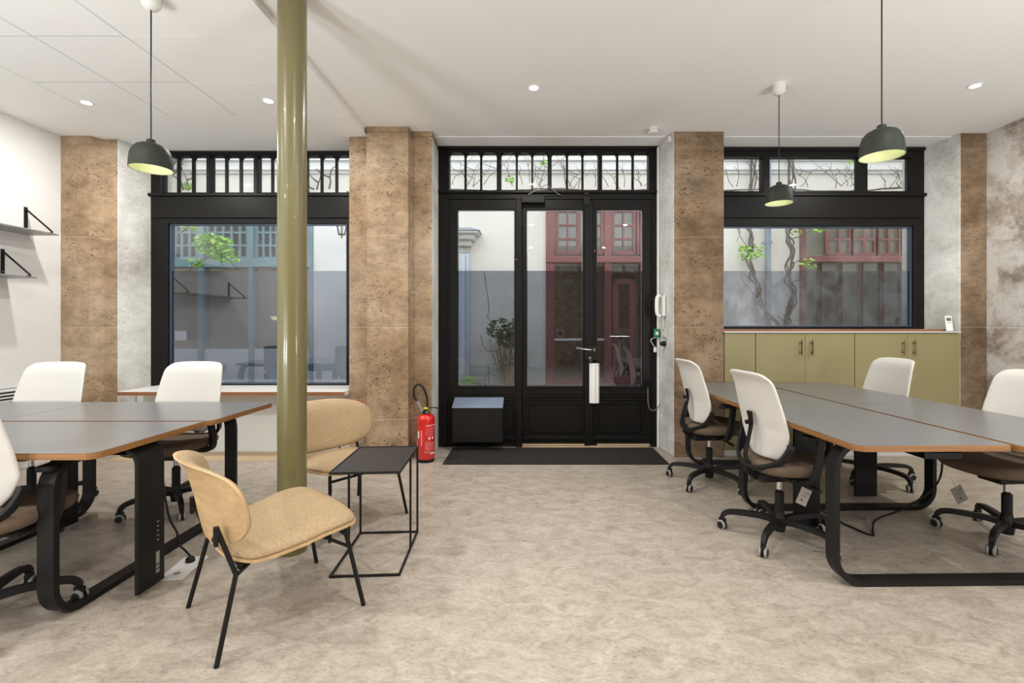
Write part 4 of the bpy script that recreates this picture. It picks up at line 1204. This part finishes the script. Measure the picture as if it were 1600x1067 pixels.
def cyl_word(s, size, ang, z, mat):
    c = bpy.data.curves.new('word', 'FONT'); c.body = s; c.size = size; c.extrude = 0.0003
    t = bpy.data.objects.new('word', c); COL.objects.link(t)
    dg = bpy.context.evaluated_depsgraph_get(); me = bpy.data.meshes.new_from_object(t.evaluated_get(dg))
    COL.objects.unlink(t); bpy.data.objects.remove(t)
    for v in me.vertices:
        a = R(ang) + v.co.x/r
        v.co = ((r+0.0006+v.co.z)*sin(a), -(r+0.0006+v.co.z)*cos(a), z+v.co.y)
    me.materials.clear(); me.materials.append(mat)
    o = bpy.data.objects.new('title_lettering', me); COL.objects.link(o); o.parent = fe
    return o
cyl_word('EXTINCTEUR', 0.018, 10, 0.335, M_PR)

# red lock and black grip at the sill corner
o = thing('bolt_cutter', 'red-handled tool leaning in the corner behind the rear lounge chair', 'tool', (-1.70, 4.36, 0.0))
zt = 0.545
obj('handle', MB().tube(smoothpath([(-0.03,0.0,zt-0.055),(0.05,0.02,zt-0.02),(0.15,0.06,zt+0.01)],4), 0.008, 8), plain('red_grip',(0.40,0.05,0.03),0.5), o, smooth=True)
obj('handle', MB().tube(smoothpath([(-0.03,0.0,zt-0.045),(0.06,0.02,zt-0.05),(0.16,0.06,zt-0.06)],4), 0.009, 8), plain('dark_red_grip',(0.30,0.02,0.02),0.5), o, smooth=True)
obj('head', MB().tube([(-0.105,-0.02,zt-0.03),(-0.03,0.0,zt-0.05)], 0.017, 10), M_BLACKPL, o, smooth=True)
obj('post', MB().tube([(-0.05,-0.005,0.0),(-0.05,-0.005,zt-0.04)], 0.010, 8), M_BLACKPL, o, smooth=True)

# floor socket plates, cables
fp = thing('floor_socket', 'white floor socket plate on the floor beside the left desk', 'socket', (-1.79, 2.45, 0), R(8))
obj('plate', MB().prism(rrect(-0.06,0.06,-0.12,0.12,0.006), 0, 0.004), M_WHITE, fp, bevel=0.001)
obj('socket_hole', MB().lathe([(0,0.0042),(0.012,0.0042),(0.014,0.005),(0.016,0.004)], (0,-0.06,0), 16), M_GREY, fp)
cb = MB().tube(smoothpath([(-1.86,2.38,0.60),(-1.85,2.42,0.30),(-1.90,2.55,0.14),(-1.93,2.60,0.06),(-1.87,2.58,0.022),(-1.80,2.52,0.018)],8), 0.0055, 8)
o = obj('power_cable', cb, M_BLACKPL, smooth=True)
obj('plug_body', MB().lathe([(0,0.004),(0.022,0.004),(0.022,0.020),(0.012,0.030),(0,0.030)], (-1.80,2.51,0.001), 14), M_BLACKPL, o, smooth=True)
tag(o, 'black power cable dropping from the left desk to the floor socket', 'cable')
cb = MB().tube(smoothpath([(2.74,3.16,0.60),(2.72,3.14,0.25),(2.48,3.08,0.09),(2.20,3.0,0.03),(2.10,2.90,0.008),(2.04,2.82,0.006),(2.00,2.90,0.007),(1.95,3.04,0.02),(1.86,3.08,0.10),(1.80,3.08,0.35)],8), 0.006, 8)
o = obj('power_cable', cb, M_BLACKPL, smooth=True)
tag(o, 'thin black cable trailing on the floor under the right desks', 'cable')
for (x, y, rz, sx, sy, lab) in ((-2.48,2.18,20,0.11,0.16,'pale card lying on the floor under the left desks'),(1.62,2.62,-15,0.13,0.10,'pale card lying on the floor behind the right near desk leg')):
    o = obj('paper_card', MB().box(-sx/2,sx/2,-sy/2,sy/2,0.0,0.0015), M_TAG, loc=(x,y,0.0), rotz=R(rz)); tag(o, lab, 'paper card')
    obj('printed_strip', MB().box(-sx*0.4,sx*0.4,-sy*0.06,sy*0.10,0.0015,0.0018), plain('brown_print',(0.2,0.16,0.12),0.7), o)

# ------------------------------------------------------------------ the alley outside
EY = 8.6
S = EY / F
def ex(p): return (p - 828.0) * S
def ez(p): return 1.25 - (p - 510.0) * S
struct('ground', MB().box(-14, 14, FY+0.25, 12, -0.22, -0.12), M_PAVE, 'grey paved alley ground outside the windows', 'ground')
# cream wall with openings for the three shopfronts
openings = [(-7.4, ex(491), -0.1, ez(318)), (ex(853), ex(1060), -0.1, ez(300)), (ex(1250), 8.2, -0.1, ez(322))]
mb = MB().holed(-12, 12, -0.12, 7.0, openings, EY, EY+0.35)
fw = struct('wall_alley', mb, M_CREAM, 'cream rendered building wall across the alley', 'wall')
mb = MB()
mb.box(-12, 12, EY-0.10, EY, ez(268), ez(255)); mb.box(-12, 12, EY-0.05, EY, ez(272), ez(268)); mb.box(-12,12,EY-0.16,EY,ez(255)-0.0,ez(252))
struct('trim_5', mb, M_XWHITE, 'moulded pale stone string course on the wall across the alley', 'trim', bevel=0.01)
struct('trim_6', MB().box(-12,12,EY-0.30,EY,ez(225),ez(212)), M_XWHITE, 'upper pale cornice on the building across the alley', 'trim')
mb = MB().box(ex(491),ex(560)+0.2,EY-0.03,EY,-0.12,ez(300)); struct('wall_alley_panel', mb, M_XWHITE, 'whiter wall section right of the teal shopfront', 'wall')
mb = MB()
mb.box(ex(716),ex(764),EY-0.08,EY,-0.12,ez(570)); mb.box(ex(765),ex(852),EY-0.08,EY,-0.12,ez(572)); mb.box(ex(1060),ex(1249),EY-0.08,EY,-0.12,ez(560))
struct('wall_alley_base', mb, M_XGREY, 'low grey cement base of the wall across the alley', 'wall', bevel=0.01)

def shopfront(name, label, mat, x0, x1, ztop, posts, rails, lights, infill, dado=None):
    o = thing(name, label, 'shopfront', ((x0+x1)/2, EY, 0))
    cx = (x0+x1)/2
    def O(nm, mb, m, par=None, **k):
        mb.v = [(v[0]-cx, v[1]-EY, v[2]) for v in mb.v]
        return obj(nm, mb, m, par or o, **k)
    mb = MB()
    for a, b in posts: mb.box(a, b, EY-0.05, EY+0.12, -0.1, ztop)
    for a, b in rails: mb.box(x0, x1, EY-0.08, EY+0.12, a, b)
    O('timber_frame', mb, mat, bevel=0.01)
    mb = MB()
    for (a, b, z0, z1, nx, nz, t) in lights:
        for i in range(nx+1):
            xx = a+(b-a)*i/nx; tt = t*(2.2 if i in (0, nx) else 1); mb.box(xx-tt/2, xx+tt/2, EY-0.005, EY+0.05, z0, z1)
        for j in range(nz+1):
            zz = z0+(z1-z0)*j/nz; tt = t*(2.0 if j in (0, nz) else 1); mb.box(a, b, EY+0.0, EY+0.045, zz-tt/2, zz+tt/2)
    O('glazing_bars', mb, mat)
    O('shop_panes', MB().box(x0, x1, EY+0.055, EY+0.06, dado[1] if dado else -0.1, ztop), M_XGLASS)
    for k_, (a, b, z0, z1, m, dy) in enumerate(infill):
        O('interior_backing', MB().box(a, b, EY+dy, EY+dy+0.02, z0, z1), m)
    if dado: O('dado_panel', MB().box(x0, x1, EY-0.02, EY+0.1, dado[0], dado[1]), dado[2], bevel=0.005)
    return o
# teal shopfront
zt = ez(318)
shopfront('shopfront', 'teal timber shopfront across the alley, seen through the left window', M_TEAL, -7.4, ex(490), zt,
    [(ex(311),ex(321)),(ex(390),ex(398)),(ex(484),ex(490.5)),(-7.4,-7.2)], [(ez(418),ez(405)),(ez(322),ez(316))],
    [(ex(230),ex(270),ez(404),ez(322),2,4,0.035),(ex(272),ex(309),ez(404),ez(322),3,4,0.035),(ex(323),ex(388),ez(404),ez(322),5,4,0.035),(ex(400),ex(434),ez(404),ez(322),3,4,0.035),(ex(436),ex(482),ez(404),ez(322),3,4,0.035)],
    [(-7.4,ex(395),-0.1,ez(398),M_BROWNIN,0.9),(ex(395),ex(491),-0.1,ez(398),M_BROWNIN,0.55),(-7.4,ex(491),ez(412),zt,M_DARKIN,0.45)],  # top dark backing stands in for the brown reflection on the panes
    (-0.1, ez(545), plain('pale_dado',(0.55,0.56,0.58),0.7)))
# red-brown shopfront seen through the door
zt = ez(300)
M_RUB = M_RUBBLE
shopfront('shopfront', 'brick-red timber shopfront across the alley, seen through the door', M_REDW, ex(853), ex(1060), zt,
    [(ex(853),ex(866)),(ex(944),ex(955)),(ex(1048),ex(1060)),(ex(912),ex(919)),(ex(1000),ex(1006))], [(ez(411),ez(401)),(ez(306),ez(298))],
    [(ex(870),ex(904),ez(395),ez(308),2,4,0.03),(ex(919),ex(942),ez(395),ez(308),2,4,0.03),(ex(957),ex(992),ez(395),ez(308),2,4,0.03),(ex(996),ex(1046),ez(395),ez(308),3,4,0.03),(ex(962),ex(988),ez(590),ez(440),1,2,0.05)],
    [(ex(853),ex(1060),-0.1,ez(400),M_RUB,0.7),(ex(853),ex(1060),ez(422),ez(411),M_CURTAIN,0.3),(ex(853),ex(1060),ez(411),zt,M_CURTAIN,0.45)],
    (-0.1, ez(592), M_REDW))
mb = MB()
# right red shopfront
zt = ez(322)
shopfront('shopfront', 'long brick-red timber shopfront with tall glass strips seen through right window', M_REDW, ex(1250), 8.2, zt,
    [(ex(1249),ex(1257)),(8.05,8.2)], [(ez(410),ez(401)),(ez(326),ez(320))],
    [(ex(1293),ex(1330),ez(398),ez(326),2,3,0.035),(ex(1332),ex(1369),ez(398),ez(326),2,3,0.035),(ex(1371),ex(1408),ez(398),ez(326),2,3,0.035),(ex(1410),ex(1447),ez(398),ez(326),2,3,0.035),
     (ex(1282.5),ex(1282.6),-0.1,ez(411),1,1,0.0165),(ex(1314.5),ex(1314.6),-0.1,ez(411),1,1,0.0165),(ex(1347),ex(1347.1),-0.1,ez(411),1,1,0.0165),(ex(1379.5),ex(1379.6),-0.1,ez(411),1,1,0.0165),(ex(1412),ex(1412.1),-0.1,ez(411),1,1,0.0165)],
    [(ex(1250),8.2,-0.1,ez(405),M_CURTAIN,0.08),(ex(1250),8.2,ez(411),zt,M_CURTAIN,0.35)], None)
# paper notices and small warm lamp in the teal shop, photo stand and cushions in the red shop
for (a, b, c, d, lab, mat) in ((270,288,532,517,'white printed notice in the teal shop window',M_PAPER),(484,493,520,508,'small white stickers beside the teal shop post',M_PAPER)):
    tag(obj('paper_notice', MB().box(ex(a),ex(b),EY+0.0505,EY+0.0545,ez(c),ez(d)), mat), lab, 'notice')
o = thing('shop_wall_lamp', 'small glowing wall lamp inside the teal shop', 'lamp', (ex(410), EY+0.42, ez(496)))
obj('uplight_bowl', MB().lathe([(0,-0.05),(0.05,-0.03),(0.085,0.03),(0.07,0.03),(0,0.02)], (0,0,0), 16), plain('warm_glow',(1,0.8,0.5),0.5,em=(1,0.75,0.4),ems=1.6), o, smooth=True)
obj('stem', MB().box(-0.01,0.01,0.0,0.12,-0.02,0.0), M_BRASS, o)
o = thing('picture_frame', 'small framed picture standing in the red shop window', 'picture', (ex(876), EY+0.10, ez(527)))
obj('frame_border', MB().holed(-0.07,0.07,0,0.15,[(-0.045,0.045,0.03,0.12)],0,0.012), M_PAPER, o)
obj('picture_print', MB().box(-0.045,0.045,0.004,0.008,0.03,0.12), M_DARKIN, o)
struct('trim_7', MB().box(ex(866),ex(944),EY-0.02,EY+0.22,ez(532),ez(529)), M_XWHITE, 'pale inner ledge in the red shop window', 'trim')
# stone hood and pale joinery left
o = thing('doorway_surround', 'stone hood with zinc cap over film-tinted white doorway jamb across the alley', 'doorway', (ex(716), EY, 0))
cxx = ex(716)
mb = MB()
mb.box(-1.2, ex(738)-cxx, -0.22, -0.002, ez(387), ez(378)); mb.box(-1.2, ex(744)-cxx, -0.30, -0.002, ez(378), ez(370)); mb.box(-1.2, ex(751)-cxx, -0.38, -0.002, ez(370), ez(366))
mb.box(-1.2, ex(733)-cxx, -0.12, -0.002, ez(397), ez(387))
obj('stone_hood', mb, M_XGREY, o, bevel=0.02)
zz0, zz1 = ez(366), ez(357)
mb = MB().add([(-1.2,-0.40,zz0),(ex(753)-cxx,-0.40,zz0),(ex(753)-cxx,-0.002,zz0),(-1.2,-0.002,zz0),(-1.2,-0.05,zz1),(ex(736)-cxx,-0.10,zz1),(ex(736)-cxx,-0.002,zz1),(-1.2,-0.002,zz1)],
   [(0,3,2,1),(4,5,6,7),(0,1,5,4),(1,2,6,5),(2,3,7,6),(3,0,4,7)])
obj('zinc_cap', mb, M_ZINC, o)
mb = MB()
mb.box(-1.0, ex(734)-cxx, -0.10, -0.002, -0.1, ez(397)); mb.box(ex(722)-cxx, ex(728)-cxx, -0.125, -0.10, -0.1, ez(400)); mb.box(ex(730.5)-cxx, ex(733)-cxx, -0.13, -0.10, -0.1, ez(399))
obj('door_jamb', mb, M_FILMTINT, o, bevel=0.006)
# crack lines in the wall render
def crack(pts, name, lab):
    P = []
    for (a, b), (c, d) in zip(pts, pts[1:]):
        for k_ in range(4):
            t = k_/4; P.append((ex(a+(c-a)*t+random.uniform(-0.8,0.8)), EY-0.001, ez(b+(d-b)*t+random.uniform(-0.8,0.8))))
    P.append((ex(pts[-1][0]), EY-0.001, ez(pts[-1][1])))
    o = obj(name, MB().tube(P, 0.006, 5), M_DARKIN); return tag(o, lab, 'crack')
crack([(756,425),(760,445),(764,475),(762,495),(773,508)], 'wall_crack', 'thin long crack in the upper alley wall left of the door view')
crack([(752,525),(754,540),(762,548),(775,549),(784,546)], 'wall_crack', 'short dark crack above the cement base of the alley wall')
# downpipe
dp = thing('downpipe', 'blue-grey metal downpipe on the wall seen through the right window', 'pipe', (ex(1193.5), EY-0.145, -0.12))
obj('pipe_tube', MB().lathe([(0.052,0),(0.052,5.6)], (0,0,0), 18), M_ZINC, dp, smooth=True)
zc_ = ez(381)+0.12
obj('pipe_collar', MB().lathe([(0.052,zc_-0.03),(0.062,zc_-0.03),(0.062,zc_+0.03),(0.052,zc_+0.03)], (0,0,0), 18).box(-0.085,0.085,-0.01,0.08,zc_-0.008,zc_+0.008), M_ZINC, dp)
# lantern
ln = thing('wall_lantern', 'black wrought iron lantern bracket outside, top right of left window', 'lantern', (atd(534,350,EY-0.4)[0], EY-0.4, atd(534,350,EY-0.4)[1]))
mb = MB()
for k_ in range(6):
    a = k_*pi/3; mb.tube([(0.10*cos(a),0.10*sin(a),0.05),(0.055*cos(a),0.055*sin(a),-0.18)], 0.008, 5)
mb.tube([(0.10*cos(a_*pi/6),0.10*sin(a_*pi/6),0.05) for a_ in range(12)],0.01,5,closed=True)
mb.tube([(0.055*cos(a_*pi/6),0.055*sin(a_*pi/6),-0.18) for a_ in range(12)],0.01,5,closed=True)
mb.tube([(0,0,-0.18),(0,0,-0.24)],0.014,6)
obj('lantern_cage', mb, M_IRON, ln)
obj('bracket_scroll', MB().tube(smoothpath([(0,0.4,0.6),(0.02,0.2,0.62),(0.10,0.05,0.48),(0.16,0.0,0.30),(0.06,0.0,0.22),(0.0,0,0.30),(-0.02,0,0.12),(0,0,0.05)],5),0.014,6), M_IRON, ln, smooth=True)

# vines: woody stems and twigs
def vine(name, label, pts, r0, strands=3, twigs=(), leaves=(), Y=EY-0.20, tw=0.055):
    o = thing(name, label, 'vine', (ex(pts[-1][0]), Y, ez(pts[-1][1])))
    ox, oz = ex(pts[-1][0]), ez(pts[-1][1])
    base = smoothpath([(ex(a)-ox, 0, ez(b)-oz) for a, b in pts], 8)
    mb = MB()
    for s_ in range(strands):
        ph = s_*2*pi/strands
        P = []
        for i, p in enumerate(base):
            a = ph + i*(0.16+0.09*s_) + 0.8*sin(i*0.21+s_*3)
            rr = tw*(0.6+0.4*sin(i*0.5+s_*2))
            P.append((p[0]+rr*cos(a)+random.uniform(-.008,.008), p[1]+rr*0.7*sin(a), p[2]+random.uniform(-.008,.008)))
        n = len(P)
        mb.tube(P, r0*(1.0 if s_ == 0 else 0.7), 7, scales=[0.75+0.5*i/n+0.15*sin(i*0.9+s_) for i in range(n)])
    obj('stem', mb, M_BARK, o, smooth=True)
    mt = MB()
    for tp in twigs:
        P = smoothpath([(ex(a)-ox, random.uniform(-0.05,0.03), ez(b)-oz) for a, b in tp], 4)
        n = len(P); mt.tube(P, r0*0.42, 5, scales=[1.1-0.8*i/n for i in range(n)])
    if twigs: obj('twigs', mt, M_BARK, o, smooth=True)
    if leaves:
        leafcloud([(ex(a)-ox, -0.03, ez(b)-oz, ra*S, n) for a, b, ra, n in leaves], M_LEAF, o)
    return o
def leafcloud(cl, mat, parent=None, name='leaves', size=0.045, flat=0.4, yy=0.0):
    mb = MB()
    for cx_, cy_, cz_, rr, n in cl:
        for k_ in range(n):
            a = random.uniform(0, 2*pi); q = rr*math.sqrt(random.random())
            c = Vector((cx_+q*cos(a)*1.25, cy_+random.uniform(-1,1)*rr*flat, cz_+q*sin(a)*0.75))
            Mr = Matrix.Rotation(random.uniform(0,2*pi),3,'Z') @ Matrix.Rotation(random.uniform(-1.2,1.2),3,'X') @ Matrix.Rotation(random.uniform(-1,1),3,'Y')
            s_ = size*random.uniform(0.6,1.3)
            vs = [c + Mr @ Vector(p) for p in ((-s_,0,0),(-s_*0.3,s_*0.45,0.01),(s_*0.6,s_*0.3,0.006),(s_,0,0),(s_*0.6,-s_*0.3,0.006),(-s_*0.3,-s_*0.45,0.01))]
            mb.add(vs, [(0,1,5),(1,2,4,5),(2,3,4)])
    return obj(name, mb, mat, parent)
def twigset(x0, x1, y0, y1, n):
    out = []
    for k_ in range(n):
        a = (random.uniform(x0,x1), y1+random.uniform(-3,2)); d = random.uniform(-1,1)
        p = [a]
        for j in range(4):
            d += random.uniform(-0.7,0.7)
            p.append((p[-1][0]+d*7+random.uniform(-2,2), p[-1][1]-random.uniform(3,(y1-y0)/3.2)))
        out.append(p)
        q = p[2]; out.append([q,(q[0]-d*8-4,q[1]-6),(q[0]-d*10-9,q[1]-13)])
    return out
vine('vine', 'left twisted woody vine trunk climbing beside the downpipe outside right window',
     [(1163,230),(1168,290),(1160,340),(1168,372),(1163,400),(1168,430),(1176,460),(1192,490),(1208,512),(1212,560),(1213,612)], 0.022, 4,
     [[(1147,340),(1145,358),(1152,380),(1165,392)],[(1168,460),(1155,445),(1146,430)],[(1165,440),(1158,432),(1150,428)],[(1180,480),(1170,470),(1168,458)],[(1190,492),(1178,476),(1168,477)],[(1140,352),(1148,366),(1144,380)]],
     [(1163,398,16,90)], tw=0.07)
vine('vine', 'right twisted woody vine trunk climbing next to the red shopfront outside',
     [(1222,230),(1226,290),(1231,340),(1224,372),(1228,400),(1222,430),(1228,462),(1226,490),(1218,508),(1216,560),(1214,612)], 0.022, 5,
     [[(1228,376),(1243,372),(1252,366),(1258,360)],[(1238,355),(1243,380),(1240,400),(1236,412)],[(1228,415),(1238,410),(1248,416)],[(1228,442),(1240,440),(1254,446)],[(1216,500),(1226,506),(1238,512)],[(1222,505),(1212,498),(1200,492)]],
     [(1268,359,11,34),(1249,415,11,36),(1234,368,6,10)], tw=0.08)
# branches seen through the transom lights
tw1 = twigset(1135,1190,246,298,4); tw2 = twigset(1225,1330,246,298,8); tw3 = twigset(1370,1425,262,300,6)
vine('vine_branch', 'bare vine twigs spread across the transom of the right window', [(1120,303),(1200,300),(1300,304),(1400,298),(1440,300)], 0.016, 1, tw1+tw2+tw3, [(1318,255,12,20)], tw=0.01)
tw = twigset(705,775,244,296,6) + twigset(785,850,246,296,6) + twigset(865,930,250,298,7) + twigset(945,1010,256,298,6)
vine('vine_branch', 'bare vine twigs spread across the transom above the door', [(690,300),(780,303),(860,300),(950,304),(1040,300)], 0.016, 1, tw + [[(850,236),(848,262),(842,270),(838,290)],[(848,262),(856,268),(868,262),(884,250),(890,238)]], [(797,287,7,20),(850,262,5,8),(705,245,7,12)], tw=0.01)
vine('vine_branch', 'dark forked branch behind the transom of the left window', [(300,236),(282,262),(264,290),(258,306)], 0.040, 1,
     twigset(255,320,250,300,5)+twigset(480,540,250,300,4)+[[(282,262),(300,252),(326,244)],[(268,280),(285,276),(300,262)]], [(309,297,7,30)], tw=0.01)
# leafy branch in front of the teal shop
o = thing('leafy_branch', 'bright green leafy branch hanging in front of the teal shopfront', 'branch', (atd(330,380,EY-0.8)[0], EY-0.8, atd(330,380,EY-0.8)[1]))
ox, oz = ex(330), ez(380)
leafcloud([(ex(a)-ox, 0, ez(b)-oz, ra*S, n) for a, b, ra, n in ((318,380,12,60),(335,388,16,90),(352,398,15,80),(345,380,10,40),(310,408,9,36),(300,355,9,30),(272,438,6,14),(330,372,10,40))], M_LEAF, o, size=0.05)
mb = MB()
mb.tube([(ex(262)-ox, 0.02, ez(360)-oz),(-7.0-ox, -1.0, 3.3-oz),(-6.6-ox, FY+0.335-(EY-0.8), 3.6-oz)], 0.014, 6)
for tp in (((262,360),(285,364),(300,352),(318,345)),((262,428),(290,424),(305,412),(330,396)),((320,350),(322,372),(340,392))):
    mb.tube(smoothpath([(ex(a)-ox, 0.02, ez(b)-oz) for a, b in tp],5), 0.012, 6)
obj('twigs', mb, M_BARK, o, smooth=True)
# plants by the alley wall
o = thing('fern_plant', 'feathery dark green plant against the alley wall in the side light', 'plant', (atd(790,0,EY-0.35)[0], EY-0.35, -0.12))
mb = MB()
for k_ in range(8):
    mb.tube(smoothpath([(random.uniform(-0.05,0.05),0,0),(random.uniform(-0.1,0.1),0,0.8),(random.uniform(-0.2,0.2),0,ez(520)+0.12)],4),0.008,5)
obj('stems', mb, M_REED, o, smooth=True)
leafcloud([(0.0,0,ez(515)+0.12,0.26,260),(0.1,0,ez(530)+0.12,0.2,110)], M_LEAFD, o, size=0.05, flat=0.5)
o = thing('cane_plant', 'dry bamboo-like canes with sparse leaves at the alley wall foot', 'plant', (ex(792), EY-0.25, -0.12))
mb = MB()
for k_ in range(26):
    a = random.uniform(-0.30,0.40); mb.tube(smoothpath([(random.uniform(-0.06,0.10),random.uniform(-.05,.05),0),(a*0.5,0,0.6),(a,random.uniform(-.1,.1),random.uniform(0.75,1.15))],4),0.006,5)
obj('canes', mb, M_REED, o, smooth=True)
leafcloud([(0.05,0,0.62,0.30,60)], M_LEAFD, o, size=0.04)
o = thing('low_planter', 'round low planter with moss-green cushion plant at the wall foot', 'planter', (ex(732), EY-0.4, -0.12))
zz = ez(597)+0.12
obj('planter_bowl', MB().lathe([(0,0),(0.12,0),(0.17,zz-0.02),(0.19,zz),(0.16,zz),(0,zz-0.03)], (0,0,0), 20), M_XGREY, o, smooth=True)
leafcloud([(0,0,zz+0.03,0.17,220)], M_LEAF, o, size=0.022, flat=1.0)
